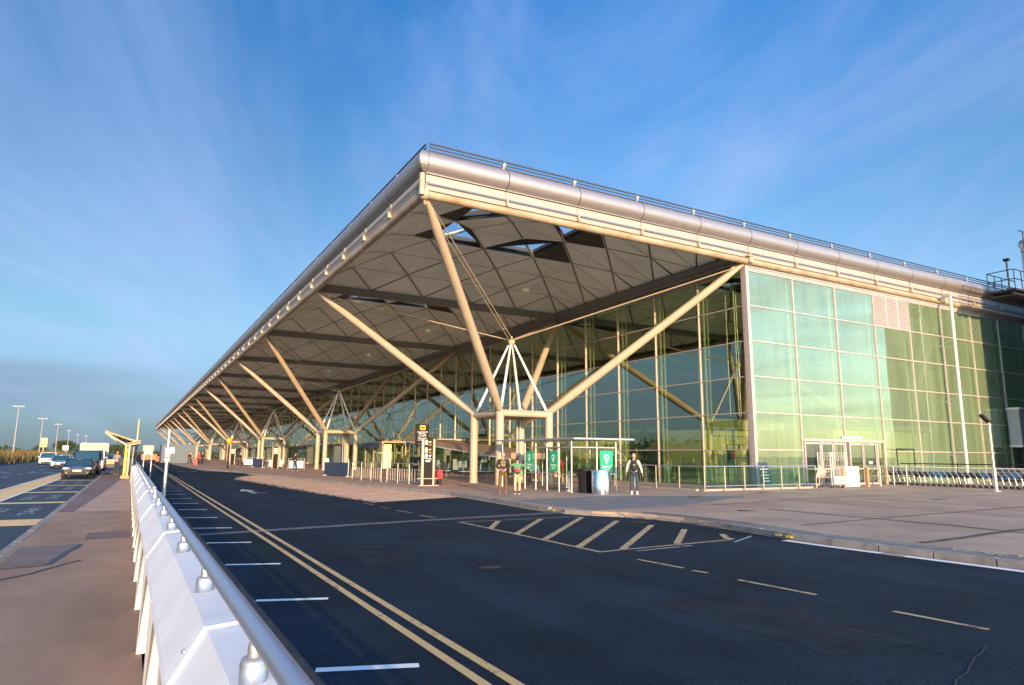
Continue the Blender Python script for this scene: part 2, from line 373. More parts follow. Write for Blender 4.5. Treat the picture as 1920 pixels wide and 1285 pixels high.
obj('sealed_joint', cr, M_tar, pave)
M_apron = mat('apron_strip', (.15,.155,.165), .75, nscale=1.5, namt=.3, bump=.3, bscale=90)
obj('apron_strip', strip(MB(), [(2.95,-60),(2.92,-18),(2.85,-14.3),(3.2,-12.6),(3.4,-10.5),(3.2,-8.9)], .5, .003), M_apron, pave)
strip_b = MB().poly([(2.3,-7.6),(6,-7.3),(12,-4.6),(7,-2.2),(2.3,-3)], .002)
obj('worn_patch', strip_b, M_apron, pave)
mh = MB()
for x, y, r in ((9.5,-4.3,.3),(14.5,-3.2,.35),(6.2,-9.6,.25),(17,-9,.3)):
    mh.lathe(x, y, [(0.001,.007),(r,.007),(r,.0)], 16)
obj('manhole_cover', mh, mat('iron_cover', (.06,.055,.055), .5), pave)
pm = MB(); strip(pm, [(2.88,-18.5),(2.86,-16),(2.84,-13.2)], .035, .008); strip(pm, [(2.9,-60),(2.88,-18.5)], .035, .008)
for i in range(5): strip(pm, [(2.45+.08*i,-7.6-.9*i),(2.55+.06*i,-8.1-.9*i)], .07, .008)
obj('edge_line', pm, M_gl, pave)
lettering('edge_lettering', 'ONLY', .42, M_gl, pave, (3.05,-17.35,.009), (0,0,-pi/2+.06), ext=.0)
# buff coloured strip of road between dark asphalt and kerb, under the canopy edge
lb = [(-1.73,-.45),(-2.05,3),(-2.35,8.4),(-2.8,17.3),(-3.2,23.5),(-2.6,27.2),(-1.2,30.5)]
bstrip = MB().poly([(x,y) for x,y in lb]+[(p.x-.02,p.y) for p in KP if 1.0 < p.y < 31.5][::-1], RZ+.004)
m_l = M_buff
obj('buff_strip', bstrip, m_l, road)
# small dark triangles scattered along the outer edge of the buff strip
spk = MB()
for a, b in zip(lb[:-2], lb[1:-1]):
    for i in range(int(hypot(b[0]-a[0], b[1]-a[1])*26)):
        t = random.random(); s = abs(random.gauss(0,.22))
        x = a[0]+(b[0]-a[0])*t+s+.01; y = a[1]+(b[1]-a[1])*t; r = random.uniform(.015,.06)*(1.3-min(1,s))
        spk.add([(x+r*cos(k*2.1+i),y+r*3*sin(k*2.1+i),RZ+.006) for k in range(3)], [(0,1,2)])
obj('edge_specks', spk, M_asph, road, kind='stuff')
kl_ = MB(); strip(kl_, [(p.x-.16,p.y) for p in KP if -40 < p.y < -13.6], .2, RZ+.004); obj('kerbside_line', kl_, M_wl, road)
ky_ = MB(); strip(ky_, [(p.x-.10,p.y) for p in KP if -6.2 < p.y < 3], .11, RZ+.0065); obj('kerbside_line', ky_, M_yl, road)
# faint resurfacing seams
sm_ = MB(); strip(sm_, [(-8.3,-8.05),(-3.9,-7.3),(-.86,-6.91),(1.8,-6.6)], .34, RZ+.003)
obj('resurfacing_seam', sm_, mat('worn_seam', (.11,.115,.125), .7, nscale=4, namt=.4), road)
# painted markings on the terminal road
mk = MB()
strip(mk, [(-6.80,-24),(-6.72,-11),(-6.66,6),(-6.52,29),(-6.1,80),(-5.9,160)], .085, RZ+.004); obj('yellow_line', mk, M_yl, road)
mk = MB(); strip(mk, [(-6.60,-24),(-6.50,-11),(-6.42,6),(-6.30,29),(-5.9,80),(-5.7,160)], .085, RZ+.004); obj('yellow_line', mk, M_yl, road)
for i in range(26):
    y = -20.75+2.8*i
    k = MB(); strip(k, [(-7.76,y+.13),(-7.02,y-.13)], .105, RZ+.0045); obj('white_bay_line', k, M_wl, road)
for a, b in ((-14.61,-15.57),(-15.8,-16.05),(-16.63,-17.77),(-18.73,-19.63),(-21.2,-22.4)):
    k = MB(); strip(k, [(-1.93-.02*(a+14),a),(-1.89-.02*(b+14),b)], .075, RZ+.004); obj('yellow_dash', k, M_yl2, road)
for a, b in ((-.63,-1.45),(-2.46,-3.01),(-3.86,-4.91),(-5.7,-6.58)):
    k = MB(); strip(k, [(-2.1,a),(-2.02,b)], .06, RZ+.004); obj('yellow_dash', k, M_yl2, road)
hk = MB()
strip(hk, [(-1.92,-7.84),(-1.95,-13.7)], .09, RZ+.004); strip(hk, [(-1.95,-13.66),(-1.39,-13.61),(1.34,-13.46),(1.62,-13.34)], .09, RZ+.0045)
strip(hk, [(-1.9,-7.9),(1.6,-7.95)], .06, RZ+.0046)
obj('hatch_outline', hk, M_yl2, road)
for a, b in (((-1.9,-9.5),(-.95,-8.1)),((-1.92,-10.71),(.31,-8.1)),((-1.88,-11.76),(1.62,-8.09)),((-1.9,-12.95),(1.82,-9.34)),((-1.39,-13.56),(1.91,-10.55)),((.02,-13.43),(1.95,-11.61)),((1.45,-13.35),(2.0,-12.68))):
    k = MB(); strip(k, [a,b], .135, RZ+.005); obj('hatch_stripe', k, M_yl2, road)
for a, b in (((-1.3,-13.85),(.1,-13.75)),((1.2,-13.75),(2.3,-13.2))):
    k = MB(); strip(k, [a,b], .05, RZ+.004); obj('white_dash', k, M_wl2, road)
ar = MB(); strip(ar, [(-4.45,6.7),(-4.45,8.7)], .16, RZ+.004); ar.add([(-4.8,8.6,RZ+.0045),(-4.1,8.6,RZ+.0045),(-4.45,10.6,RZ+.0045)], [(0,1,2)])
strip(ar, [(-4.4,7.3),(-3.95,6.9)], .14, RZ+.005)
obj('road_arrow', ar, M_wl2, road)
for x in (-5.2,-4.15,-3.1):
    k = MB(); strip(k, [(x,45.8),(x+.62,45.6)], .35, RZ+.004); obj('white_dash', k, M_wl, road)
# footway between the two roads
foot = struct('footpath', MB().poly([(-10.62,-70),(-8.93,-70),(-8.93,-60),(-8.93,420),(-10.62,420)], 0, -.29), M_path)
kl = resample([(-10.75,-30),(-10.75,120)], .92); kr = MB()
for a, b in zip(kl, kl[1:]): 
    if a.y < 80: obj('kerb_stone', MB().box(a.x, a.y+.008, -.22, a.x+.13, b.y-.008, .004+random.uniform(-.003,.003)), M_kerb, foot)
obj('kerb_run', MB().box(-10.75,80,-.22,-10.62,420,.004).box(-10.75,-70,-.22,-10.62,-30.1,.004), M_kerb, foot)
struct('dark_surfacing', MB().poly([(-10.6,-2.3),(-10.28,-2.3),(-9.95,6),(-9.5,21),(-9.0,26.3),(-9.0,60),(-10.6,60)], .004), M_path2, foot)
struct('light_surfacing', MB().poly([(-10.27,-2.3),(-9.0,-2.45),(-9.0,26),(-9.47,21),(-9.93,6)], .004), M_path3, foot)
struct('surface_patch', MB().poly([(-10.55,-11.9),(-10.0,-12.0),(-9.72,-9.64),(-10.55,-9.75)], .004), M_patch, foot)
struct('surface_patch', MB().poly([(-9.71,-9.0),(-9.0,-8.98),(-9.0,-7.39),(-9.7,-7.89)], .004), M_path2, foot)
sj = MB(); strip(sj, jit([(-10.0,-12.0),(-9.72,-9.7)],.02,.3), .08, .006); strip(sj, jit([(-10.6,-12.1),(-10.05,-12.05)],.02,.2), .05, .007)
strip(sj, jit([(-10.6,-13.3),(-10.1,-12.7),(-9.75,-11.9),(-9.62,-11.7)],.015,.2), .05, .008)
obj('sealed_joint', sj, M_tar, foot)
# bays of the side road: yellow bars, white aisle edge, lettering
for y0, y1 in ((-10.4,-11.9),(-2.62,-4.32),(4.32,3.6),(11.2,10.5),(17.9,17.3),(25.0,24.4),(31.9,31.3),(38.8,38.2),(45.7,45.1)):
    obj('bay_bar', MB().poly([(-12.75,y1),(-10.80,y1-.1),(-10.80,y0-.1),(-12.75,y0)], RZ+.005), M_yh, lroad)
aisle = MB().poly([(-13.8,-30),(-12.78,-30),(-12.78,90),(-13.8,90)], RZ+.004); obj('yellow_aisle', aisle, M_yh, lroad)
k = MB(); strip(k, [(-13.87,-30),(-13.87,90)], .09, RZ+.007); strip(k, [(-12.78,-30),(-12.78,90)], .09, RZ+.008); obj('white_edge_line', k, M_wl, lroad)
for y in (-7.4,.1,7.1,14.2,21):
    lettering('bay_lettering', 'TAXI', .78, M_wl2, lroad, (-11.4,y,RZ+.006), (0,0,pi/2), ext=0).scale = (1.55,.62,1)
    lettering('bay_lettering', 'ONLY', .78, M_wl2, lroad, (-12.15,y,RZ+.006), (0,0,pi/2), ext=0).scale = (1.45,.6,1)
k = MB()
for i in range(30):
    for x in (-16.2,-18.3,-20.4):
        strip(k, [(x,-20+i*7.3),(x,-17+i*7.3)], .11, RZ+.004)
for x in (-15.1,-16.2,-17.9,-19.2): strip(k, [(x,44.3),(x+.75,43.2)], .5, RZ+.005)
obj('lane_dash', k, M_wl2, lroad)
verge = struct('verge', MB().poly([(-70,-70),(-24,-70),(-24,420),(-70,420)], -.02,-.29), M_grass)
obj('verge_kerb', MB().box(-24,-70,-.25,-23.85,420,.0), M_kerb, verge)
bs = MB()
for r in range(95):
    for c in range(5):
        x = -8.40+c*.124; y = -24+r*.215+(c%2)*.107
        bs.box(x, y, RZ-.02, x+.116, y+.207, RZ+.006+random.uniform(-.003,.003))
obj('brick_channel', bs, M_brick, road, kind='stuff')
obj('channel_bed', MB().poly([(-8.45,-24.1),(-7.77,-24.1),(-7.77,-3.4),(-8.45,-3.4)], RZ+.002), M_dark, road)

# repairs, covers and gullies in the road
obj('road_patch', MB().poly([(-3.9,-19.5),(-2.6,-19.6),(-2.55,-17.2),(-3.85,-17.1)], RZ+.0025).poly([(-5.9,-13.2),(-5.0,-13.25),(-4.95,-10.9),(-5.85,-10.85)], RZ+.0025), mat('road_patch_tar', (.017,.024,.034), .8, nscale=2, namt=.4, spec=.1), road)
rj = MB()
for pts in ([(-3.0,-30),(-2.95,-20),(-2.98,-14),(-3.02,-8)],[(-6.2,-20.8),(-4.9,-20.2),(-3.9,-20.4),(-2.4,-19.9)],[(-5.2,-16.4),(-4.6,-15.9),(-4.4,-14.8)]): strip(rj, jit(pts,.02,.25), .014, RZ+.0035)
obj('road_crack', rj, mat('crack_seal', (.008,.010,.014), .5), road)
for x, y, r in ((-4.35,-14.1,.20),(-5.0,-2.5,.26),(.9,-4.4,.24)):
    obj('manhole_cover', MB().lathe(x,y,[(.001,RZ+.007),(r,RZ+.007),(r,RZ)],18).lathe(x,y,[(r+.015,RZ+.005),(r+.06,RZ+.005)],18), mat('road_iron',(.022,.024,.028),.7, spec=.15), road)
for y in (-10.0,-16.4,-2.0,6.0):
    gq = MB()
    for k in range(7): gq.box(2.0 if y > -12 else 2.1, y+k*.06, RZ-.01, 2.32 if y > -12 else 2.4, y+k*.06+.03, RZ+.006)
    obj('gully_grate', gq, mat('road_iron',(.022,.024,.028),.7, spec=.15), road)

# ------------------------------------------------------------------ roof support trees (structural)
T_S, T_C, T_TOP, T_AP = 1.51, 3.80, 11.42, 7.85
M_ring = mat('walkway_slab', (.40,.36,.33), .6)
def make_tree(label, group):
    t = thing('roof_support_tree', label, 'support column', (0,0,0), 0, group)
    for sx in (-1,1):
        for sy in (-1,1):
            b = Vector((sx*T_S, sy*T_S, 0))
            obj('column', MB().tube(b, b+Vector((0,0,T_C)), .22, n=16).tube(b, b+Vector((0,0,.05)), .27, n=16), M_steel, t)
            tip = Vector((sx*8.85, sy*8.85, T_TOP)); top = b+Vector((0,0,T_C)); d = (tip-top)
            br = MB().tube(top-d*.008, top+d*.12, .17, .235, n=14).tube(top+d*.12, top+d*.9, .235, .20, n=14).tube(top+d*.9, tip, .20, .10, n=14)
            obj('branch', br, M_steel, t)
            obj('tip_bracket', MB().bar(tip-d*.05+Vector((0,0,.1)), tip+Vector((0,0,.12)), .08, .3).tube(tip-Vector((0,0,.05)), tip+Vector((0,0,.3)), .16), M_steel, t)
            ap = Vector((0,0,T_AP))
            obj('strut', MB().tube(top+Vector((-sx*.1,-sy*.1,.1)), ap+Vector((sx*.12,sy*.12,-.25)), .085, .06), M_white, t)
            e = top+d*.955+Vector((0,0,.12)); s_ = Vector((-sy*sx*.07, .07, 0)) if sx*sy > 0 else Vector((.07,.07,0))
            tr = MB().tube(ap+s_, e+s_, .028, n=6).tube(ap-s_, e-s_, .028, n=6)
            for q in (.12,.5): p = ap+(e-ap)*q; tr.bar(p-s_*1.3, p+s_*1.3, .05)
            obj('tie_rod', tr, M_steel, t)
    for a, b in (((-1,-1),(1,-1)),((1,-1),(1,1)),((1,1),(-1,1)),((-1,1),(-1,-1))):
        obj('ring_beam', MB().tube((a[0]*T_S,a[1]*T_S,T_C-.12), (b[0]*T_S,b[1]*T_S,T_C-.12), .17, n=12), M_steel, t)
    obj('platform_slab', MB().box(-T_S,-T_S,T_C+.0,T_S,T_S,T_C+.07), M_ring, t)
    ap = MB().lathe(0,0,[(.0,T_AP+.28),(.06,T_AP+.25),(.07,T_AP+.1),(.2,T_AP),(.2,T_AP-.12),(.07,T_AP-.3),(.0,T_AP-.3)], 12)
    obj('apex_hub', ap, M_steel, t)
    dv = MB()
    for sx, sy in ((1,1),(-.4,.9)): dv.box(sx*.8-.3, sy*.8-.3, 0, sx*.8+.3, sy*.8+.3, 3.2)
    obj('down_pipe', MB().tube((.9,.9,0),(.9,.9,T_C),.05,n=8).tube((1.1,.9,0),(1.1,.9,T_C),.05,n=8), M_grey, t)
    return t
labs = ['nearest cream steel roof tree with four round columns beside the green signed shelter', 'second cream steel roof tree from the near corner of the canopy', 'third steel roof tree from the near corner, behind the navy boards',
        'fourth steel roof tree from the near corner', 'fifth steel roof tree from the near corner', 'sixth steel roof tree, far down the canopy', 'seventh steel roof tree, far down the canopy', 'next to last steel roof tree under the far end', 'last steel roof tree at the far end of the canopy']
tree0 = make_tree(labs[0], 'steel roof trees under the canopy')
for i in range(9):
    t = tree0 if i == 0 else copy_tree(tree0)
    t.location = (9, 9+36*i, 0); t['label'] = labs[i]
for j, (x, y) in enumerate(((45,9),(45,45),(45,81))):
    t = copy_tree(tree0); t.location = (x,y,0); t['group'] = 'steel roof trees inside the terminal'
    t['label'] = ['steel roof tree inside the terminal, nearest behind the side glass', 'second steel roof tree inside the terminal behind the glass', 'farthest steel roof tree inside the terminal behind the glass'][j]

# ------------------------------------------------------------------ terminal building
TB = thing('terminal_building', 'large airport terminal with green glass walls and wide domed grey roof canopy', 'building')
NB = 17; YE = 18.*NB; XE = 72.
GX = 18.0; GY = 0.2
Z0, RISE = 11.95, 2.85
def dome(x, y):
    u = (x % 18)/9-1; v = (y % 18)/9-1
    return Z0+RISE*(1-min(1,max(abs(u),abs(v)))**1.7)
def panel_tris():
    """diagrid split along x, 3.6 m pitch, nodes every 1.8 m"""
    tr = []
    for i in range(-1, 11):
        for j in range(-1, 11):
            if (i+j) % 2: continue
            # diamond centred on node of the other parity: vertices left,right,top,bottom
            cx, cy = 1.8*(i+1), 1.8*j
            l, r, tp, bt = (cx-1.8,cy), (cx+1.8,cy), (cx,cy+1.8), (cx,cy-1.8)
            for q in ((l,r,tp), (r,l,bt)): tr.append(q)
    out = []
    def clip(poly, ax, val, keep_gt):
        res = []
        for a, b in zip(poly, poly[1:]+poly[:1]):
            ia = (a[ax] >= val-1e-6) if keep_gt else (a[ax] <= val+1e-6); ib = (b[ax] >= val-1e-6) if keep_gt else (b[ax] <= val+1e-6)
            if ia: res.append(a)
            if ia != ib:
                t = (val-a[ax])/(b[ax]-a[ax]); res.append((a[0]+(b[0]-a[0])*t, a[1]+(b[1]-a[1])*t))
        return res
    seen = set()
    for q in tr:
        p = list(q)
        for ax, v, g_ in ((0,.0,True),(0,18.,False),(1,0.,True),(1,18.,False)):
            if p: p = clip(p, ax, v, g_)
        if len(p) >= 3:
            ar_ = abs(sum(a[0]*b[1]-b[0]*a[1] for a, b in zip(p, p[1:]+p[:1])))/2
            c = (round(sum(a[0] for a in p)/len(p),2), round(sum(a[1] for a in p)/len(p),2))
            if ar_ > .2 and c not in seen: seen.add(c); out.append(p)
    return out
PT = panel_tris()
def in_light(c):
    """rooflight: corner triangles round the middle diamond"""
    x, y = abs(c[0]-9), abs(c[1]-9)
    return x < 3.62 and y < 3.62 and x+y > 3.6
def pan_poly(p, ox, oy, dz=0., ins=.068):
    cx = sum(a[0] for a in p)/len(p); cy = sum(a[1] for a in p)/len(p); q = []
    for a in p:
        d = hypot(a[0]-cx, a[1]-cy); k = 1-ins*1.7/d
        x = cx+(a[0]-cx)*k; y = cy+(a[1]-cy)*k
        q.append((ox+x, oy+y, dome(min(17.999,max(.001,x)), min(17.999,max(.001,y)))+dz))
    return q
def thick(mb, q, t):
    n = len(q); c = sum((Vector(v) for v in q), Vector())/n; qq = [Vector(v)+(Vector(v)-c)*.015+Vector((0,0,t)) for v in q]
    mb.add(list(q)+qq, [tuple(range(n))]+[tuple(range(2*n-1,n-1,-1))]+[(i,n+i,n+(i+1)%n,(i+1)%n) for i in range(n)])
mesh_cache = []
for p in PT:
    c = (sum(a[0] for a in p)/len(p), sum(a[1] for a in p)/len(p))
    if in_light(c): continue
    m_ = MB(); thick(m_, pan_poly(p, 0, 0), .03); mesh_cache.append(m_.mesh('ceiling_panel', M_pan))
npan = 0; rest = MB(); rest.norecalc = True
def add_bay(ox, oy, single):
    global npan
    if single:
        for me in mesh_cache:
            if npan >= 300: break
            link('ceiling_panel', me, TB, (ox,oy,0)); npan += 1
    else:
        for p in PT:
            c = (sum(a[0] for a in p)/len(p), sum(a[1] for a in p)/len(p))
            if not in_light(c): thick(rest, pan_poly(p, ox, oy), .03)
for k in range(NB): add_bay(0, 18*k, (len(mesh_cache))*(k+1) <= 300)
for k in range(10):
    for x in (18,36): add_bay(x, 18*k, False)
obj('ceiling_lattice', rest, M_pan, TB, kind='stuff')
# backing skin, ribs, rooflights
back = MB(); ribm = MB(); lt = MB(); lf = MB(); top = MB()
def shell_bay(mb, ox, oy, dz, flip, holes=True):
    n = 20
    for i in range(n):
        for j in range(n):
            x0, x1, y0, y1 = [.9*q for q in (i, i+1, j, j+1)]
            tri = []
            c = lambda x, y: (ox+x, oy+y, (dome(min(17.9999,x), min(17.9999,y)))+dz)
            if holes:
                A_, B_, C_, D_ = (x0,y0),(x1,y0),(x1,y1),(x0,y1)
                sx, sy = (x0+x1)/2-9, (y0+y1)/2-9
                hip = abs(abs(sx)-abs(sy)) < .1 and not in_light((9+sx,9+sy)) and abs(abs(sx)+abs(sy)-3.6) > .5
                tris = ((A_,B_,C_),(A_,C_,D_)) if (sx*sy > 0) == hip else ((A_,B_,D_),(B_,C_,D_))
                for q in tris:
                    cc = (sum(a[0] for a in q)/3, sum(a[1] for a in q)/3)
                    if in_light(cc): continue
                    mb.add([c(*a) for a in q], [(0,1,2)])
            else: mb.add([c(x0,y0),c(x1,y0),c(x1,y1),c(x0,y1)], [(0,1,2,3)], True)
bays = [(0,18*k) for k in range(NB)]+[(x,18*k) for k in range(NB) for x in (18,36,54)]
for ox, oy in bays:
    near = ox < 54 and oy < 180
    if near or ox == 0:
        shell_bay(back, ox, oy, .04, False, True); shell_bay(top, ox, oy, .20, False, True)
    else: shell_bay(top, ox, oy, .3, False, False)
    if ox <= 36 and oy < 200:
        for sx in (-1,1):
            for sy in (-1,1):
                tri = [(9+3.6*sx, 9+3.6*sy), (9, 9+3.6*sy), (9+3.6*sx, 9)]
                if sx*sy < 0: tri = [tri[0], tri[2], tri[1]]
                lo = [(ox+x, oy+y, dome(x,y)+.03) for x, y in tri]; hi = [(ox+x, oy+y, dome(x,y)+.22) for x, y in tri]; kb_ = [(ox+x, oy+y, dome(x,y)+.52) for x, y in tri]
                for i in range(3): lf.add([lo[i],lo[(i+1)%3],kb_[(i+1)%3],kb_[i]], [(0,1,2,3)])
                cx = sum(a[0] for a in tri)/3; cy = sum(a[1] for a in tri)/3
                inn = [(ox+cx+(x-cx)*.84, oy+cy+(y-cy)*.84, dome(x,y)+.21) for x, y in tri]
                for i in range(3): lf.add([hi[i],hi[(i+1)%3],inn[(i+1)%3],inn[i]], [(0,1,2,3)])
                if npan and ox == 0 and oy < 60: obj('rooflight_pane', MB().add(inn, [(0,1,2)]), M_skyg, TB)
                else: lt.add(inn, [(0,1,2)])
                m0 = ((tri[1][0]+tri[2][0])/2, (tri[1][1]+tri[2][1])/2)
                ribm.bar((ox+tri[0][0],oy+tri[0][1],dome(*tri[0])+.03),(ox+m0[0],oy+m0[1],dome(*m0)+.03),.16,.14)
    if ox <= 18 and oy < 120:      # double ribs along one diagonal
        for k in range(-4, 5):
            pts = [];
            for s in range(0, 11):
                x = 1.8*s; y = x+3.6*k
                if 0 <= y <= 18: pts.append((x,y))
            for a, b in zip(pts, pts[1:]):
                for o_ in (-.04,.04):
                    ribm.bar((ox+a[0]-o_,oy+a[1]+o_,dome(min(a[0],17.99),min(a[1],17.99))-.004),(ox+b[0]-o_,oy+b[1]+o_,dome(min(b[0],17.99),min(b[1],17.99))-.004),.045,.03)
back.norecalc = top.norecalc = True
obj('roof_underlay', back, M_panb, TB); obj('roof_skin', top, mat('roof_membrane', (.45,.46,.47), .5), TB)
obj('soffit_ribs', ribm, M_rib, TB, kind='stuff'); obj('rooflight_frames', lf, mat('rooflight_frame', (.045,.045,.05), .5), TB); obj('rooflight_panes', lt, M_skyg, TB, kind='stuff')
M_edge = mat('bay_edge_beam', (.22,.21,.19), .5)
for k in range(1, NB):
    e = MB().box(.3, 18*k-.16, 11.62, 17.8, 18*k+.16, 11.98); e.tube((.3,18*k,11.6),(17.8,18*k,11.6),.11)
    obj('bay_beam', e, M_edge, TB)
e = MB().box(17.68, .6, 11.62, 17.9, YE-.3, 11.98); e.tube((17.8,.6,11.55),(17.8,YE-.3,11.55),.10); obj('bay_beam', e, M_edge, TB)
e = MB()
for k in range(0, 10): e.box(18.2, 18*k-.16+(.3 if k == 0 else 0), 11.62, XE-.2, 18*k+.16+(.3 if k == 0 else 0), 11.98)
for x in (36,54): e.box(x-.16,.6,11.6,x+.16,180,11.98)
obj('inner_bay_beams', e, M_edge, TB)

# roof edge: rounded aluminium segments, fascia, rail, eaves tube
def prof_arc():
    pr = [(.10,12.38)]
    for k in range(13):
        a = radians(-70+k*15); pr.append((-.12+.50*cos(a), 12.86+.50*sin(a)))
    pr += [(-.55,13.30),(-.9,13.33)]
    return pr
PA = prof_arc()
JP = 3.64
def edge_run(p_from, p_to, nrm, along):
    """one whole side of the roof edge. along = unit vector"""
    a0 = Vector(p_from); Lr = (Vector(p_to)-a0).length; al = Vector(along); n = int(round(Lr/JP)); step = Lr/n
    seg = MB(); seg.nrm = (0,0)
    # master segment along +local x, outward = local -y
    vs = [(.02, -o, z) for o, z in PA]+[(step-.02, -o, z) for o, z in PA]; m = len(PA)
    seg.add(vs, [(i, i+1, m+i+1, m+i) for i in range(m-1)], True)
    me = seg.mesh('edge_panel', M_alu)
    jm = MB(); vs = [(-.022, -o*.97+.004, z) for o, z in PA]+[(.022, -o*.97+.004, z) for o, z in PA]; jm.add(vs, [(i, i+1, m+i+1, m+i) for i in range(m-1)], True)
    jme = jm.mesh('edge_joint', M_dark)
    fp = MB().box(.012, -.085, 12.02, step-.012, -.05, 12.335).box(.012, -.065, 11.72, step-.012, -.035, 12.0); fme = fp.mesh('fascia_board', M_fas)
    br = MB().box(-.035, -.24, 11.70, .035, -.088, 11.98).bar((0,-.1,12.02),(0,-.12,12.33),.03); bme = br.mesh('fascia_bracket', M_steel)
    rp = MB().tube((.06,-.19,11.97),(step-.06,-.19,11.97),.032,n=8); rme = rp.mesh('fascia_rail', M_rail)
    pst = MB().bar((0,.16,13.3),(0,.10,13.78),.05).bar((-.12,.0,13.36),(.1,.12,13.7),.05).bar((-.07,.12,13.55),(.07,.12,13.62),.09); pme = pst.mesh('roof_rail_bracket', M_grey)
    ang = atan2(al.y, al.x)
    flip = 1
    for k in range(n):
        o = a0+al*step*k
        link('edge_panel', me, TB, (o.x,o.y,0), ang); link('fascia_board', fme, TB, (o.x,o.y,0), ang)
        link('fascia_rail', rme, TB, (o.x,o.y,0), ang)
        if k: link('edge_joint', jme, TB, (o.x,o.y,0), ang); link('fascia_bracket', bme, TB, (o.x,o.y,0), ang); link('roof_rail_bracket', pme, TB, (o.x,o.y,0), ang)
    R = Matrix.Rotation(ang, 3, 'Z'); W_ = lambda x, y, z: (R@Vector((x,y,0))+Vector((a0.x,a0.y,z)))
    obj('eaves_tube', MB().tube(W_(0,0,11.53), W_(Lr,0,11.53), .165, n=16), M_fastube, TB)
    obj('roof_handrail', MB().tube(W_(.2,.10,13.74), W_(Lr-.2,.10,13.74), .04, n=6).tube(W_(.2,.12,13.60), W_(Lr-.2,.12,13.60), .03, n=6).tube(W_(.2,.14,13.46), W_(Lr-.2,.14,13.46), .03, n=6), mat('dark_rail', (.09,.10,.13), .4, metal=.5), TB)
    bk = MB(); q = [W_(0,.02,11.5), W_(Lr,.02,11.5), W_(Lr,.02,13.3), W_(0,.02,13.3), W_(0,.14,11.5), W_(Lr,.14,11.5), W_(Lr,.14,13.3), W_(0,.14,13.3)]
    bk.add(q, [(0,1,2,3),(7,6,5,4),(0,4,5,1),(1,5,6,2),(2,6,7,3),(3,7,4,0)]); obj('fascia_backing', bk, M_dark, TB)
edge_run((0,0), (XE,0), None, (1,0))
# front side: outward is -x, so run from far end to near corner
edge_run((0,YE), (0,0), None, (0,-1))
cn = MB(); m = len(PA)       # mitred corner piece
for (o, z), (o2, z2) in zip(PA, PA[1:]):
    if o > 0 or o2 > 0:
        cn.add([(0,-o,z),(0,-o2,z2),(-o2,-o2,z2),(-o,-o,z)], [(0,1,2,3)]); cn.add([(-o,0,z),(-o2,0,z2),(-o2,-o2,z2),(-o,-o,z)], [(0,1,2,3)])
obj('edge_corner', cn, M_alu, TB)
obj('corner_node', MB().tube((-.17,-.17,11.42),(-.17,-.17,12.3),.11,n=14).ell((0,0,11.53),(.24,.24,.24)).tube((-.16,-.2,11.75),(.1,.12,11.2),.07), M_steel, TB)
for x in (18,36): obj('edge_node', MB().box(x-.14,-.3,11.42,x+.14,.1,11.7).box(x-.25,-.28,11.74,x+.25,-.1,11.79), M_steel, TB)

# glazing
TZ = [0.0, 1.86, 3.72, 5.56, 7.40, 9.25, 11.12]
gl_f = MB().box(-.006,0,0,.006,1,1).mesh('glass_pane', M_glass)
gl_s = MB().box(0,-.006,0,1,.006,1).mesh('glass_pane', M_glass_s)
ng = 0; gst = MB()
def pane_f(y, z0, z1):
    global ng
    if ng < 216 and y < 18*7.2-.1:
        o = link('glass_pane', gl_f, TB, (GX, y+.03, z0+.02), scale=(1,3.54,z1-z0-.04)); o.rotation_euler = (0, random.gauss(0,.0016), random.gauss(0,.0016)); ng += 1
    else: gst.box(GX-.006, y+.03, z0+.02, GX+.006, y+3.57, z1-.02)
for k in range(int(YE/3.6)):
    for z0, z1 in zip(TZ, TZ[1:]): pane_f(k*3.6+(.26 if k == 0 else 0), z0, z1)
SX = [18.0+3.6*k for k in range(0, 16)]
DOOR = (21.75, 28.75)
for k in range(15):
    for q, (z0, z1) in enumerate(zip(TZ, TZ[1:])):
        x = SX[k]
        if k in (1,2) and q == 0: continue
        if k == 3 and q == 5: continue        # louvre
        zz0 = z0 if not (k in (1,2) and q == 1) else 2.45
        o = link('glass_pane', gl_s, TB, (x+(.12 if k == 0 else .03), GY, zz0+.02), scale=(3.54 if k else 3.45,1,z1-zz0-.04)); o.rotation_euler = (random.gauss(0,.0012), 0, random.gauss(0,.0014))
obj('glass_wall_far', gst, M_glass, TB, kind='stuff')
mf = MB().box(-.075,-.03,0,.05,.03,11.12).mesh('mullion', M_mull)
ms = MB().box(-.035,-.06,0,.035,.06,11.12).mesh('mullion', M_mull)
for k in range(1, int(YE/3.6)+1): link('mullion', mf, TB, (GX, 3.6*k, 0))
for k in range(1, 16): link('mullion', ms, TB, (SX[k], GY, 0))
obj('corner_post', MB().box(GX-.10,GY-.12,0,GX+.10,GY+.14,11.4).box(GX+.13,GY-.06,0,GX+.17,GY-.01,11.3).box(GX-.10,GY+.18,0,GX-.05,GY+.22,11.3), M_mull, TB)
for z in TZ[1:]:
    obj('transom', MB().box(GX-.06, .45, z-.025, GX+.03, YE, z+.025), M_mull, TB)
    if z < 1.9: obj('transom', MB().box(GX+.13, GY-.08, z-.03, 21.6, GY+.03, z+.03).box(28.8, GY-.08, z-.03, XE, GY+.03, z+.03), M_mull, TB)
    else: obj('transom', MB().box(GX+.13, GY-.05, z-.028, XE, GY+.03, z+.028), M_mull, TB)
obj('eaves_louvre_band', MB().box(GX+.12, .13, 11.16, XE, .17, 11.27).box(GX+.12, .08, 11.28, XE, .12, 11.40), M_grey, TB)
obj('head_beam', MB().box(GX-.1, .5, 11.16, GX+.12, YE, 11.60), M_edge, TB)
lv = MB()
for i in range(16): z = 9.32+i*.11; lv.add([(28.86,.14,z),(32.34,.14,z),(32.34,.23,z+.09),(28.86,.23,z+.09)], [(0,1,2,3)])
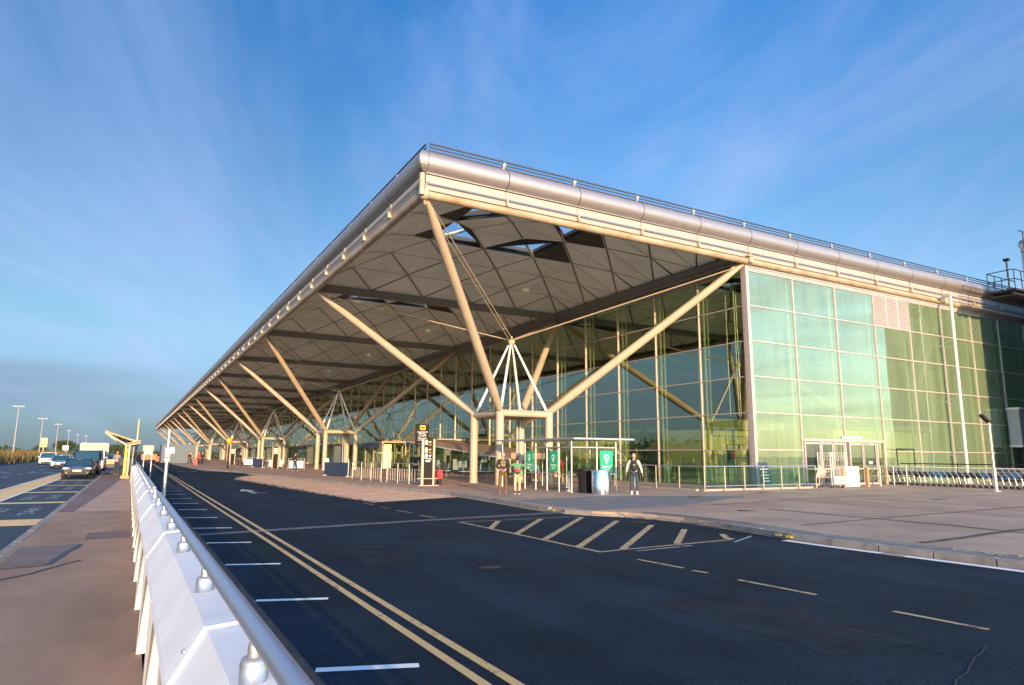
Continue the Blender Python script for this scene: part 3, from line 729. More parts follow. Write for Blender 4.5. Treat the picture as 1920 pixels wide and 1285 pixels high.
M_lv = mat('louvre_blade', (.60,.55,.56), .5, metal=.3)
for i in range(16):
    z = 9.30+i*.112; obj('louvre_blade', MB().add([(28.87,.13,z),(32.33,.13,z),(32.33,.22,z+.09),(28.87,.22,z+.09),(28.87,.14,z-.012),(32.33,.14,z-.012),(32.33,.23,z+.08),(28.87,.23,z+.08)], [(0,1,2,3),(7,6,5,4),(0,4,5,1),(3,2,6,7)]), M_lv, TB)
obj('louvre_frame', MB().box(30.0,.1,9.28,30.06,.2,11.1).box(31.15,.1,9.28,31.21,.2,11.1).box(28.8,.24,9.28,32.4,.26,11.1), M_lv, TB)
ip = MB(); ip.box(GX+.30,-.05,0,GX+.40,.05,11.9).box(GX+.62,-.04,0,GX+.70,.04,11.9)
for i in range(9): ip.bar((GX+.35,0,.6+i*1.25),(GX+.66,0,.6+i*1.25),.03)
ipm = ip.mesh('inner_post', M_postin)
for k in range(1, 86): link('inner_post', ipm, TB, (0, 3.6*k, 0))
isd = MB().box(-.05,GY+.32,0,.05,GY+.42,11.9).mesh('inner_post', M_postin)
for k in range(1, 16): link('inner_post', isd, TB, (SX[k]+.0, 0, 0))
xb = MB()
for k in (1,2,5,9,14):
    y0 = 3.6*k+3.6
    for z0, z1 in ((.1,5.5),(5.6,11)):
        xb.tube((GX+.5,y0,z0),(GX+.5,y0+3.6,z1),.012,n=5).tube((GX+.5,y0+3.6,z0),(GX+.5,y0,z1),.012,n=5)
obj('bracing_rod', xb, M_galv, TB)
# access ladder mast seen behind the glass
ld = MB()
for x, y in ((19.6,2.5),(19.6,3.1),(20.1,2.8)): ld.tube((x,y,3.7),(x,y,11),.03,n=6)
for i in range(26): ld.bar((19.6,2.5,3.8+i*.28),(19.6,3.1,3.8+i*.28),.025)
obj('inner_ladder', ld, M_galv, TB)

# interior
obj('interior_floor', MB().poly([(18.1,.3),(XE,.3),(XE,YE),(18.1,YE)], .008), M_infl, TB)
obj('interior_wall', MB().box(63,.6,0,63.3,230,14.3), M_inwhite, TB)
obj('interior_wall', MB().box(18.4,207,0,62.9,207.3,14.3), M_inwhite, TB)
obj('kiosk_block', MB().box(20.4,6.0,0,27,9.5,3.1), M_cream, TB)
obj('kiosk_block', MB().box(30.5,4.6,0,41,9,3.3), M_cream, TB)
obj('kiosk_block', MB().box(43,8,0,60,12,3.4), M_inwhite, TB)
obj('kiosk_header', MB().box(20.3,5.7,3.12,27.2,5.98,3.75).box(30.4,4.2,3.32,41.2,4.58,3.7), mat('kiosk_fascia', (.32,.33,.26), .6), TB)
obj('inner_screen', MB().box(23.6,4.6,.0,25.2,4.66,3.0).box(27.2,3.6,0,28.4,3.66,2.9), M_navy, TB)
for i, (x, y, h, w) in enumerate(((23,26,3.1,8),(22,38,2.8,6),(23,50,3.2,9),(22,64,2.8,7),(23,80,3.2,9),(22,96,3,8),(23,112,3,8),(22,130,3,9))):
    obj('kiosk_block', MB().box(x-2.6,y,0,x+w,y+3,h), M_cream, TB)
for i in range(26):
    y = 13.5+i*7.2
    obj('partition', MB().box(18.9,y,0,20.6+(i%3)*.5,y+.12,2.3+(i*7%5)*.18), M_cream, TB)
# blue framed stand and notices just inside the corner
bf = MB()
for x in (19.0,19.9,20.8,21.5): bf.bar((x,2.9,.0),(x,2.9,2.15),.06)
for z in (.95,1.6,2.15): bf.bar((19.0,2.9,z),(21.5,2.9,z),.05)
bf.box(19.05,2.86,.95,19.5,2.94,1.9).box(20.85,2.86,1.5,21.4,2.94,2.1)
obj('blue_stand', bf, M_inblue, TB)
obj('red_notice', MB().box(20.75,5.93,1.35,21.05,5.98,1.65).box(18.9,2.5,1.4,19.15,2.54,1.75), M_red, TB)
# doors in the side wall
DF = MB()
x0, x1 = DOOR
DF.box(x0-.1,GY-.1,2.34,x1+.05,GY+.12,2.47)
for x in (x0, 23.1, 25.12, 25.5, 28.0, x1-.05): DF.box(x-.05,GY-.09,0,x+.05,GY+.1,2.34)
obj('door_frame', DF, M_mull, TB)
for x_a, x_b in ((21.8,23.05),(23.15,24.1),(24.16,25.07),(25.55,26.72),(26.78,27.95)):
    d = obj('door', MB().box(x_a,GY-.03,.02,x_a+.06,GY+.03,2.3).box(x_b-.06,GY-.03,.02,x_b,GY+.03,2.3).box(x_a+.06,GY-.03,2.2,x_b-.06,GY+.03,2.3).box(x_a+.06,GY-.03,.02,x_b-.06,GY+.03,.14).box(x_a+.06,GY-.03,.86,x_b-.06,GY+.03,.93), M_mull, TB)
    obj('pane', MB().box(x_a+.06,GY-.008,.14,x_b-.06,GY+.008,.86).box(x_a+.06,GY-.008,.93,x_b-.06,GY+.008,2.2), M_doorg, d)
obj('glass_pane', MB().box(28.06,GY-.006,.02,28.68,GY+.006,2.33), M_glass, TB)
obj('door_notice', MB().box(27.2,GY-.035,1.15,27.5,GY-.02,1.3), M_wt, TB)
obj('door_notice', MB().box(24.9,GY-.1,2.52,26.6,GY-.06,2.66), M_wt, TB)
# drain pipe
dp = MB().path([(35.5,-.25,11.55),(35.5,-.75,11.75),(35.62,-.75,11.55),(35.5,-.75,.0)], .085, n=10)
dpo = obj('drain_pipe', dp, M_white, TB)
for z in (2.0,5.3,8.9): obj('pipe_bracket', MB().bar((35.5,-.75,z),(35.5,GY,z-.3),.03).bar((35.5,-.75,z-.6),(35.5,GY,z-.3),.03), M_grey, TB)
obj('cctv_camera', MB().box(35.1,-.9,11.62,35.35,-.55,11.78).bar((35.2,-.6,11.7),(35.3,-.1,11.55),.05), M_galv, TB)
# entrance lobbies under the canopy
for j, y in enumerate((33.5,48.5,69,85,105,121,141,157,177,193)):
    lo = MB()
    for yy in (y, y+3, y+6):
        for x in (15.0,17.7): lo.box(x-.06,yy-.06,0,x+.06,yy+.06,2.9)
    lo.box(14.9,y-.1,2.8,17.9,y+6.1,2.95)
    obj('lobby_frame', lo, M_steel, TB)
    obj('lobby_wall', MB().box(15.1,y-.12,0,16.0,y-.06,2.6).box(15.1,y+5.8,0,17.4,y+5.88,2.6), M_cream, TB)
    obj('lobby_sign', MB().box(14.5,y-.4,2.25,14.75,y+6.4,2.75), M_navy, TB)
    obj('lobby_glass', MB().box(15.0,y+.1,.05,15.02,y+2.9,2.2).box(15.0,y+3.1,.05,15.02,y+5.9,2.2).box(15.1,y-.01,.05,17.6,y+.01,2.7), M_glass2, TB)

# ------------------------------------------------------------------ sloping covered ramp beside the front glass
RC = thing('ramp_canopy', 'low brown sloping roof on thin posts running down beside the front glass wall', 'canopy')
rz = lambda y: 1.30+(y-18.)*.075
rc = MB(); y0, y1 = 17.5, 37.5
rc.add([(13.8,y0,rz(y0)),(16.6,y0,rz(y0)),(16.6,y1,rz(y1)),(13.8,y1,rz(y1)),(13.8,y0,rz(y0)+.42),(16.6,y0,rz(y0)+.42),(16.6,y1,rz(y1)+.42),(13.8,y1,rz(y1)+.42)], [(0,3,2,1),(4,5,6,7),(0,1,5,4),(1,2,6,5),(2,3,7,6),(3,0,4,7)])
obj('roof', rc, mat('brown_roofing', (.30,.20,.14), .6, nscale=1, namt=.25), RC)
obj('gutter', MB().bar((13.72,y0,rz(y0)-.03),(13.72,y1,rz(y1)-.03),.07), M_white, RC)
for i in range(11):
    y = y0+.3+i*1.95; obj('post', MB().tube((13.9,y,0),(13.9,y,rz(y)),.04,n=8), M_steel, RC)
obj('glass_screen', MB().add([(13.86,y0+.3,.1),(13.86,y1-.3,.1),(13.86,y1-.3,rz(y1)-.1),(13.86,y0+.3,rz(y0)-.1)], [(0,1,2,3)]), glass_mat('ramp_glass', (.35,.5,.4), (.7,.9,.85), .2), RC)

# ------------------------------------------------------------------ service tower, walkway box, south building
TW = thing('service_tower', 'dark clad service tower with railed platform and tall pale flue at the right edge', 'tower')
obj('tower_shaft', MB().box(40.45,-6.25,0,75,-3.6,15.5), M_clad, TW)
obj('flue', MB().tube((40.45,-3.2,0),(40.45,-3.2,15.2),.30,n=16).ell((40.45,-3.2,15.25),(.42,.42,.35)), M_galv, TW)
pl = MB().box(37.5,-3.6,11.75,41.2,-2.0,11.88)
for i in range(6): pl.bar((37.6+i*.7,-3.5,11.5),(37.6+i*.7,-2.1,11.5),.12)
pl.bar((37.5,-3.4,11.6),(41.2,-3.4,11.6),.14).bar((37.5,-2.2,11.6),(41.2,-2.2,11.6),.14)
obj('platform', pl, M_black, TW)
for o_ in TW.children: pass
for y in (-3.55,-2.05):
    for x in (37.6,38.5,39.4,40.3): obj('railing_post', MB().tube((x,y,11.88),(x,y,13.1),.03,n=6), M_black, TW)
    for z in (12.5,13.1): obj('railing_bar', MB().tube((37.6,y,z),(41.2,y,z),.03,n=6), M_black, TW)
for z in (12.5,13.1): obj('railing_bar', MB().tube((37.6,-3.55,z),(37.6,-2.05,z),.03,n=6), M_black, TW)
obj('vent_stack', MB().tube((38.6,-2.8,11.8),(38.6,-2.8,14.0),.05).box(38.5,-2.95,13.95,38.75,-2.65,14.1), M_black, TW)
for z in (14.6,15.3,16.0): obj('aerial_bar', MB().tube((39.5,-3.3,z),(40.9,-3.3,z),.03,n=6), M_black, TW)
obj('aerial_mast', MB().tube((40.0,-3.3,12),(40.0,-3.3,16.0),.035,n=6), M_black, TW)
BX = thing('link_cabin', 'pale grey raised cabin against the side wall at the right edge', 'cabin')
obj('cabin_wall', MB().box(42.6,-.75,2.4,50,-.05,4.75), M_grey, BX)
obj('cabin_roof', MB().box(42.5,-.85,4.75,50,-.04,4.9), M_white, BX); obj('cabin_base', MB().box(42.5,-.8,2.25,50,-.04,2.4), M_white, BX)
for x in (42.8,46,49): obj('cabin_leg', MB().box(x,-.7,0,x+.2,-.5,2.25), M_black, BX)
SB = thing('south_building', 'long low dark building opposite the side wall, mirrored in its glass', 'building')
obj('wall', MB().box(-110,-80,0,38,-66,5.95), M_bldg, SB)
obj('parapet', MB().box(-110.2,-80.2,5.95,38.2,-65.8,6.2), M_grey, SB)
for i in range(20): obj('window', MB().box(-80+i*5.6,-65.98,1.4,-76.6+i*5.6,-65.9,3.4), M_cglass, SB)
# ------------------------------------------------------------------ roadside barrier with handrail
BR = thing('roadside_barrier', 'long white folded metal crash barrier with a round blue grey handrail between footpath and road', 'barrier')
prof = [(-8.925,0.0),(-8.915,.06),(-8.955,.70),(-8.845,.885),(-8.725,.895),(-8.535,.70),(-8.45,.10),(-8.45,RZ)]
lap = 3.36; ys = [-30.6+lap*i for i in range(14)]
def sweep(mb, pr, ya, yb, sm=False):
    n = len(pr); mb.add([(x,ya,z) for x,z in pr]+[(x,yb,z) for x,z in pr], [(i,n+i,n+i+1,i+1) for i in range(n-1)], sm); return mb
def off(pr, d): return [(x-d if x < -8.8 else (x+d if x > -8.7 else x), z+(d if z > .5 else 0)) for x, z in pr]
for i, y in enumerate(ys):
    body = MB(); pr = prof[2:7]
    sweep(body, pr, y, y+lap); n = len(pr)
    # rolled lower lip of the hood
    sweep(body, [(-8.955,.70),(-8.965,.67),(-8.945,.665)], y, y+lap)
    p = obj('hood', body, M_barr, BR)
    bd = MB(); o = off(pr, .008); sweep(bd, o, y-.02, y+.13); 
    bd.add([(x,y-.02,z) for x,z in o]+[(x,y-.02,z) for x,z in pr], [(k,k+1,len(o)+k+1,len(o)+k) for k in range(len(o)-1)])
    bd.add([(x,y+.13,z) for x,z in o]+[(x,y+.13,z) for x,z in pr], [(k,k+1,len(o)+k+1,len(o)+k) for k in range(len(o)-1)])
    obj('lap_band', bd, M_barr, BR)
    for q_, (bx_, bz_) in enumerate(((-8.905,.80),(-8.60,.79))):
        obj('bolt', MB().ell((bx_,y+.05,bz_),(.012,.012,.010),8,5), M_galv, BR)
    for q in range(2):
        ya = y+q*lap/2; yb = ya+lap/2
        sp = MB().add([(-8.935,ya+.04,.03),(-8.90,yb-.04,.03),(-8.90,yb-.04,.67),(-8.945,ya+.04,.67)], [(0,1,2,3)])
        obj('side_panel', sp, M_barr2, BR)
        obj('side_post', MB().box(-8.968,ya-.03,.0,-8.90,ya+.035,.69).add([(-8.968,ya-.03,.0),(-8.968,ya-.03,.69),(-8.95,ya-.16,.69)], [(0,1,2)]), M_white, BR)
    rp = MB().add([(-8.53,y,.69),(-8.53,y+lap,.69),(-8.455,y+lap,.0),(-8.455,y,.0)], [(0,1,2,3)]).box(-8.6,y,RZ,-8.44,y+lap,.0)
    obj('road_side_panel', rp, M_barr2, BR)
obj('barrier_core', MB().box(-8.89,-30,0,-8.62,16.3,.6), M_dark, BR)
yy = -24.05; RLX = -8.79
while yy < 16:
    nb = MB().lathe(RLX, yy, [(.0,.958),(.012,.958),(.034,.953),(.038,.94),(.038,.885),(.050,.883),(.050,.878)], 18)
    nb.lathe(RLX, yy, [(.019,.95),(.019,.985),(.013,1.0),(.013,1.02)], 12)
    obj('rail_stub', nb, M_galv, BR); yy += 1.41
obj('handrail', MB().path([(-8.797,-30,1.035),(-8.797,-14.35,1.035)], .0275, n=20).ell((-8.797,-14.35,1.035),(.032,.02,.032)), M_rail, BR)
obj('handrail', MB().path([(-8.80,-12.6,1.03),(-8.80,-10.5,1.03),(-8.80,2,1.03),(-8.80,16,1.03)], .030, n=14).ell((-8.80,-12.6,1.03),(.032,.03,.032)), M_rail, BR)
# low plain wall continuing the barrier
obj('low_wall', MB().box(-9.0,16.4,0,-8.55,60,.85), M_fas, BR)

# ------------------------------------------------------------------ generic street pieces
M_mastp = mat('mast_paint', (.30,.27,.27), .6)
def lamp_mast(name, label, x, y, h, grp, head=1.6, r=.12):
    t = thing(name, label, 'street lamp', (x,y,0), 0, grp)
    obj('pole', MB().tube((0,0,-.25),(0,0,h),r,r*.55,n=10), M_mastp, t)
    obj('lamp_head', MB().box(-head/2,-.15,h,head/2,.15,h+.14).box(-head/2-.1,-.2,h-.05,-head/2+.45,.2,h+.02).box(head/2-.45,-.2,h-.05,head/2+.1,.2,h+.02), M_mastp, t)
    return t
for i, (x, y, h, lb_) in enumerate(((-25,107.3,8.6,'tallest lighting mast, nearest beyond the hedge at the left edge'),(-25,142,8.2,'second lighting mast from the left edge beyond the hedge'),(-25,176,8.3,'third lighting mast from the left edge beyond the hedge'),(-25,211,7.7,'fourth lighting mast from the left, in front of the round tree'),(-25,250,7.4,'fifth lighting mast from the left, beside the yellow sign'),(-22.5,250,7.2,'sixth lighting mast from the left, above the box van'))):
    lamp_mast('lighting_mast', lb_, x, y, h, 'lighting masts beyond the side road', 1.5 if i < 3 else .9, .12)
t = thing('lamp_post', 'short silver lamp post with dark angled head in front of the trolley row', 'lamp post', (25.8,-6.8,0))
obj('pole', MB().tube((0,0,0),(0,0,1.05),.085,n=12).tube((0,0,1.05),(0,0,3.2),.05,.045,n=12), M_galv, t)
obj('base_plate', MB().tube((0,0,0),(0,0,.03),.2,n=12), M_grey, t)
obj('lamp_head', MB().bar((.02,0,3.18),(-.42,.1,3.5),.2,.1).bar((.06,0,3.12),(-.1,0,3.3),.1), M_black, t)
t = thing('road_post', 'slim grey post with small notice standing at the road side of the barrier', 'post', (-7.97,3.6,RZ))
obj('pole', MB().tube((0,0,0),(0,0,2.42),.06,n=12).tube((0,0,2.3),(0,0,2.44),.066,n=12), M_galv, t)
obj('notice', MB().box(-.075,-.075,1.35,.075,-.06,1.75), M_wt, t); obj('notice_band', MB().box(-.076,-.079,1.45,.076,-.074,1.52), mat('notice_red', (.5,.15,.1), .5), t)
t = thing('tall_post', 'tall thin cream post behind the left bus shelter', 'post', (-8.78,27,0))
obj('pole', MB().tube((0,0,0),(0,0,3.7),.07,.06,n=10), M_steel, t)
t = thing('sign_gantry', 'small cream sign panel on two posts by the road beyond the shelter', 'sign', (-8.35,24,RZ))
obj('pole', MB().tube((0,0,0),(0,0,1.95),.04,n=8), M_galv, t); obj('pole', MB().tube((.42,0,0),(.42,0,1.95),.04,n=8), M_galv, t)
obj('sign_panel', MB().box(-.1,-.04,1.75,.5,.04,2.1), M_fas, t)

# ------------------------------------------------------------------ left shelter
t = thing('bus_shelter', 'timber lined wing roof shelter with yellow post beside the footpath', 'shelter', (0,0,0))
r_ = MB()
def slab(mb, q, th):
    v = [Vector(a) for a in q]; nn = (v[1]-v[0]).cross(v[2]-v[0]).normalized()*th; w = [a+nn for a in v]; n = len(v)
    mb.add(v+w, [tuple(range(n))[::-1], tuple(range(n,2*n))]+[(i,(i+1)%n,n+(i+1)%n,n+i) for i in range(n)]); return mb
obj('wing_roof', slab(MB(), [(-10.55,23.5,2.78),(-9.05,23.5,2.2),(-9.05,40,2.2),(-10.55,40,2.78)], .07), M_wood, t)
obj('wing_roof', slab(MB(), [(-9.32,23.4,2.02),(-8.60,23.4,2.2),(-8.60,40,2.2),(-9.32,40,2.02)], .07), M_wood, t)
for i in range(9):
    y = 23.6+i*2.0
    obj('roof_rib', MB().bar((-10.5,y,2.70),(-9.3,y,1.95),.07).bar((-9.3,y,1.95),(-8.62,y,2.12),.07).bar((-10.5,y,2.72),(-8.62,y,2.16),.05), M_steel, t)
    obj('post', MB().box(-9.22,y-.05,0,-9.12,y+.05,1.98), M_steel, t)
obj('yellow_post', MB().box(-9.40,23.5,0,-9.30,23.6,1.98), M_ylw, t)
obj('yellow_post', MB().box(-9.42,31.5,0,-9.28,31.64,1.98), M_ylw, t)
obj('post_base', MB().box(-9.5,23.4,0,-9.05,23.75,.16), M_wood, t)
for i in range(8): obj('back_panel', MB().box(-8.97,23.7+i*2,.1,-8.93,25.5+i*2,1.9), M_fas, t)

# ------------------------------------------------------------------ smoking shelter with green signs
t = thing('glass_shelter', 'open steel and glass shelter with flat roof carrying three green signs', 'shelter', (0,0,0))
obj('roof', MB().box(6.72,-.35,2.20,9.85,6.4,2.23).box(6.70,-.37,2.18,9.87,-.35,2.25).box(6.70,-.35,2.18,6.72,6.4,2.25), M_galv, t)
PS = [(6.9,.1),(6.9,1.05),(6.9,2.0),(6.9,2.95),(6.9,3.9),(6.9,6.1),(8.2,.1),(9.22,.1),(9.22,2.0),(9.22,3.9),(9.22,6.1)]
for x, y in PS: obj('post', MB().tube((x,y,0),(x,y,2.19),.036,n=10), M_galv, t)
for a, b in (((6.9,.1),(6.9,3.9)),((6.9,.1),(9.22,.1)),((9.22,.1),(9.22,6.1))):
    obj('crossbar', MB().bar((*a,1.86),(*b,1.86),.05), M_galv, t); obj('crossbar', MB().bar((*a,.74),(*b,.74),.04), M_galv, t)
for a, b in (((6.9,.15),(6.9,1.0)),((6.9,1.1),(6.9,1.95)),((6.9,2.05),(6.9,2.9)),((6.9,2.98),(6.9,3.85)),((6.95,.1),(8.15,.1)),((8.25,.1),(9.17,.1)),((9.22,.15),(9.22,3.85))):
    obj('glass_panel', MB().bar((*a,1.3),(*b,1.3),.012,1.06), M_glass2, t)
def green_sign(kind_rot, w, h, loc):
    s = link('sign', None, t, loc); s.rotation_euler = kind_rot   # local x right, z up, faces -y
    b = obj('sign', MB().box(-w/2,-.012,-h/2,w/2,.012,h/2), M_green, t); b.location = loc; b.rotation_euler = kind_rot; bpy.data.objects.remove(s)
    dr = MB(); n = 18; cz = h*.22; R_ = w*.20
    pts = [(R_*cos(radians(a)), cz+R_*sin(radians(a))) for a in range(-30,211,15)]+[(0,cz-R_*2.3)]
    dr.add([(x,-.017,z) for x,z in pts], [tuple(range(len(pts)))]); obj('map_pin', dr, M_wt, b)
    hl = [(R_*.55*cos(2*pi*k/12), cz+R_*.55*sin(2*pi*k/12)) for k in range(12)]
    obj('pin_eye', MB().add([(x,-.020,z) for x,z in hl], [tuple(range(12))]), M_green, b)
    lettering('sign_text', 'Smoking\nArea', h*.155, M_wt, b, (0,-.015,-h*.27), (pi/2,0,0), spacing=.95)
green_sign((0,0,-pi/2), .60, .84, (6.868,3.44,1.27)); green_sign((0,0,-pi/2), .60, .84, (6.868,1.42,1.27)); green_sign((0,0,0), .66, .95, (8.69,.068,1.25))
t = thing('litter_bin', 'tall polished steel cylindrical bin in front of the green sign', 'bin', (7.42,-1.2,0))
obj('drum', MB().lathe(0,0,[(.37,.0),(.37,.93),(.36,.95),(.30,.955),(.0,.95)],36), mat('polished_steel', (.72,.72,.74), .16, metal=1., nscale=3, namt=.06), t)
obj('rim', MB().lathe(0,0,[(.378,.88),(.382,.90),(.378,.92)],36), M_galv, t)
t = thing('rubbish_bin', 'black slatted rubbish bin just behind the polished steel bin', 'bin', (7.35,-.25,0))
obj('body', MB().lathe(0,0,[(.25,0),(.29,.9),(.31,.92),(.31,.98),(.2,1.0),(.0,1.0)],20), M_black, t)
for k in range(16):
    a = 2*pi*k/16; obj('slat', MB().bar((.262*cos(a),.262*sin(a),.03),(.298*cos(a),.298*sin(a),.88),.06,.02), M_black, t)
t = thing('bollard', 'short round bollard with pale base under the glass shelter', 'bollard', (7.0,.9,0))
obj('post', MB().tube((.35,0,0),(.35,0,.85),.08,n=12), M_grey, t); obj('base', MB().box(.1,-.2,0,.6,.2,.08), M_fas, t)

# ------------------------------------------------------------------ information signs
t = thing('notice_sign', 'black notice board with yellow badge on a slim steel pole beside the totem', 'sign', (3.50,9.0,0))
obj('pole', MB().tube((.33,0,0),(.33,0,2.0),.028,n=8), M_galv, t)
b = obj('board', MB().box(-.06,-.03,1.98,.66,.03,3.05), M_sign, t)
obj('badge', MB().box(.16,-.036,2.76,.46,-.030,2.99), M_ylw, b)
obj('badge_mark', MB().box(.19,-.04,2.83,.43,-.0365,2.90), M_black, b)
lettering('board_text', 'Long Stay &\nMid Stay\ncar parks', .115, M_wt, b, (.30,-.033,2.56), (pi/2,0,0), spacing=.85)
lettering('board_text', 'Please wait\nat bus stop', .105, M_wt, b, (.30,-.033,2.30), (pi/2,0,0), spacing=.85)
lettering('board_text', 'allow\n5 minutes', .095, M_wt, b, (.30,-.033,2.09), (pi/2,0,0), spacing=.9)
t = thing('totem_sign', 'black pictogram totem between two cream posts on the pavement', 'sign', (3.82,8.2,0), -.12)
obj('post', MB().box(-.34,-.06,0,-.22,.06,2.28), M_steel, t); obj('post', MB().box(.24,-.06,0,.34,.06,2.28), M_steel, t)
b = obj('panel', MB().box(-.22,-.03,.06,.24,.03,2.28), M_sign, t); obj('base', MB().box(-.5,-.3,0,.5,.3,.04), M_steel, t); obj('crossbar', MB().bar((-.55,-.1,.35),(.5,-.1,.35),.035), M_steel, t)
for k, (z, c) in enumerate(((2.1,M_wt),(1.72,M_wt),(1.42,M_wt))):
    obj('pictogram', MB().box(-.17,-.04,z-.09,-.03,-.034,z+.09).box(-.15,-.04,z+.1,-.05,-.034,z+.14), c, b)
    obj('arrow_mark', MB().add([(.02,-.04,z+.08),(.16,-.04,z+.08),(.09,-.04,z-.05)], [(0,1,2)]).box(.0,-.04,z-.12,.18,-.034,z-.10), M_ylw if k < 2 else M_wt, b)
obj('pictogram', MB().box(-.15,-.04,1.22,.14,-.034,1.25).box(-.12,-.04,1.16,.1,-.034,1.19), M_wt, b)
def small_totem(x, y, label, rz=0.):
    q = thing('totem_sign', label, 'sign', (x,y,0), rz, 'black totems along the canopy')
    obj('post', MB().box(-.34,-.05,0,-.24,.05,2.2), M_steel, q); obj('post', MB().box(.24,-.05,0,.34,.05,2.2), M_steel, q)
    p = obj('panel', MB().box(-.24,-.03,.06,.24,.03,2.2), M_sign, q)
    for i in range(3): obj('pictogram', MB().box(-.17,-.04,1.5+i*.22,-.02,-.034,1.65+i*.22).box(.03,-.04,1.5+i*.22,.17,-.034,1.65+i*.22), M_wt, p)
    return q
small_totem(4.1,50.2,'black pictogram totem beside the white sheeted rail, far under the canopy')
small_totem(3.0,75,'small black totem deep under the canopy beyond the yellow beacon')

# ------------------------------------------------------------------ guard rails, navy boards, sheeted rails
def guard_rail(label, p0, p1, grp, h=1.05, nb=14, board=None):
    (ax,ay),(bx,by) = p0, p1; Lr = hypot(bx-ax,by-ay); rz_ = atan2(by-ay,bx-ax)
    q = thing('guard_rail', label, 'railing', (ax,ay,0), rz_, grp)
    obj('top_rail', MB().tube((0,0,h),(Lr,0,h),.022,n=8), M_galv, q); obj('mid_rail', MB().tube((0,0,h*.72),(Lr,0,h*.72),.018,n=8), M_galv, q); obj('low_rail', MB().tube((0,0,.12),(Lr,0,.12),.018,n=8), M_galv, q)
    for k in range(4): obj('post', MB().tube((Lr*k/3,0,0),(Lr*k/3,0,h),.024,n=8), M_galv, q)
    bar = MB().tube((0,0,.12),(0,0,h*.72),.010,n=6).mesh('baluster', M_galv)
    for k in range(nb): link('baluster', bar, q, (Lr*(k+.5)/nb,0,0))
    if board: obj('board', MB().box(.05,-.03,.1,Lr-.05,.0,h*.95), board, q)
    return q
guard_rail('steel guard rail left of the black notice sign, nearer the second tree', (2.95,18.2), (3.35,13.9), 'steel guard rails at the kerb')
guard_rail('steel guard rail running up to the pole of the black notice sign', (3.45,13.2), (3.85,9.1), 'steel guard rails at the kerb')
def navy(label, p0, p1, h=.95, w=.5):
    (ax,ay),(bx,by) = p0, p1; Lr = hypot(bx-ax,by-ay)
    q = thing('barrier_board', label, 'barrier', (ax,ay,0), atan2(by-ay,bx-ax), 'navy boards near the second tree')
    obj('board', MB().box(0,-.05,.08,Lr,.05,h), M_navy, q); obj('foot', MB().box(.1,-.2,0,.25,.2,.08), M_grey, q); obj('foot', MB().box(Lr-.25,-.2,0,Lr-.1,.2,.08), M_grey, q)
    obj('end_post', MB().tube((Lr,-.1,0),(Lr,-.1,1.2),.025,n=8), M_galv, q)
navy('long navy blue board standing on feet by the kerb near the second tree', (3.15,25.8), (3.75,21.6))
navy('short navy blue board farther along the kerb', (3.1,58), (3.6,54))
for k, (x, y, lb_) in enumerate(((4.3,44.5,'white sheeted rail left of the pictogram totem'),(3.9,53,'white sheeted rail farther down the canopy'),(3.2,66,'small white sheeted rail far down the canopy'))):
    q = thing('sheeted_rail', lb_, 'railing', (x,y,0), -.35, 'white sheeted rails')
    obj('frame', MB().tube((0,0,0),(0,0,1.05),.02,n=6).tube((1.5,0,0),(1.5,0,1.05),.02,n=6).tube((0,0,1.05),(1.5,0,1.05),.02,n=6), M_galv, q); obj('sheet', MB().box(.1,-.02,.15,1.4,.02,.85), M_white, q)
q = thing('beacon', 'black post topped with a yellow globe on a small kerbed island', 'beacon', (-.6,49,0))
obj('pole', MB().tube((0,0,-.1),(0,0,2.4),.10,n=10), M_black, q); obj('globe', MB().ell((0,0,2.75),(.3,.3,.3)), M_ylw, q)
obj('island', MB().box(-1.0,-1.2,-.25,.9,1.2,.0), M_kerb, q)

# right hand post and rail enclosure
q = thing('rail_enclosure', 'post and rail fence with glass infill wrapping the corner of the glass walls', 'railing', (0,0,0))
def rail_line(p0, p1, n, skip0=False):
    (ax,ay),(bx,by) = p0, p1
    obj('top_rail', MB().tube((ax,ay,1.08),(bx,by,1.08),.026,n=8), M_rail, q); obj('low_rail', MB().tube((ax,ay,.22),(bx,by,.22),.02,n=8), M_rail, q)
    for k in range(1 if skip0 else 0, n+1):
        x, y = ax+(bx-ax)*k/n, ay+(by-ay)*k/n
        obj('post', MB().tube((x,y,0),(x,y,1.08),.028,n=8), M_steel, q)
    obj('glass_infill', MB().bar((ax,ay,.63),(bx,by,.63),.01,.72), glass_mat('infill_glass', (.70,.86,.80), (.8,.95,.95), .08), q)
rail_line((12.4,9.0), (12.9,-1.4), 7); rail_line((12.9,-1.4), (20.4,-1.4), 6, True)
obj('plinth', MB().box(13.0,-1.3,0,20.3,-1.05,.09).box(12.75,-1.0,0,12.95,9,.09), M_fas, q)
obj('entry_notice', MB().add([(17.0,-.9,.15),(17.9,-.9,.15),(17.8,-.7,1.25),(17.1,-.7,1.25)], [(0,1,2,3)]), M_navy, q)
for i, w in enumerate((.5,.4,.55,.35,.6,.45)): obj('notice_line', MB().add([(17.45-w/2,-.9+.0+i*.028,.35+i*.14),(17.45+w/2,-.9+i*.028,.35+i*.14),(17.45+w/2,-.893+i*.028,.39+i*.14),(17.45-w/2,-.893+i*.028,.39+i*.14)], [(0,1,2,3)]), M_wt, q)
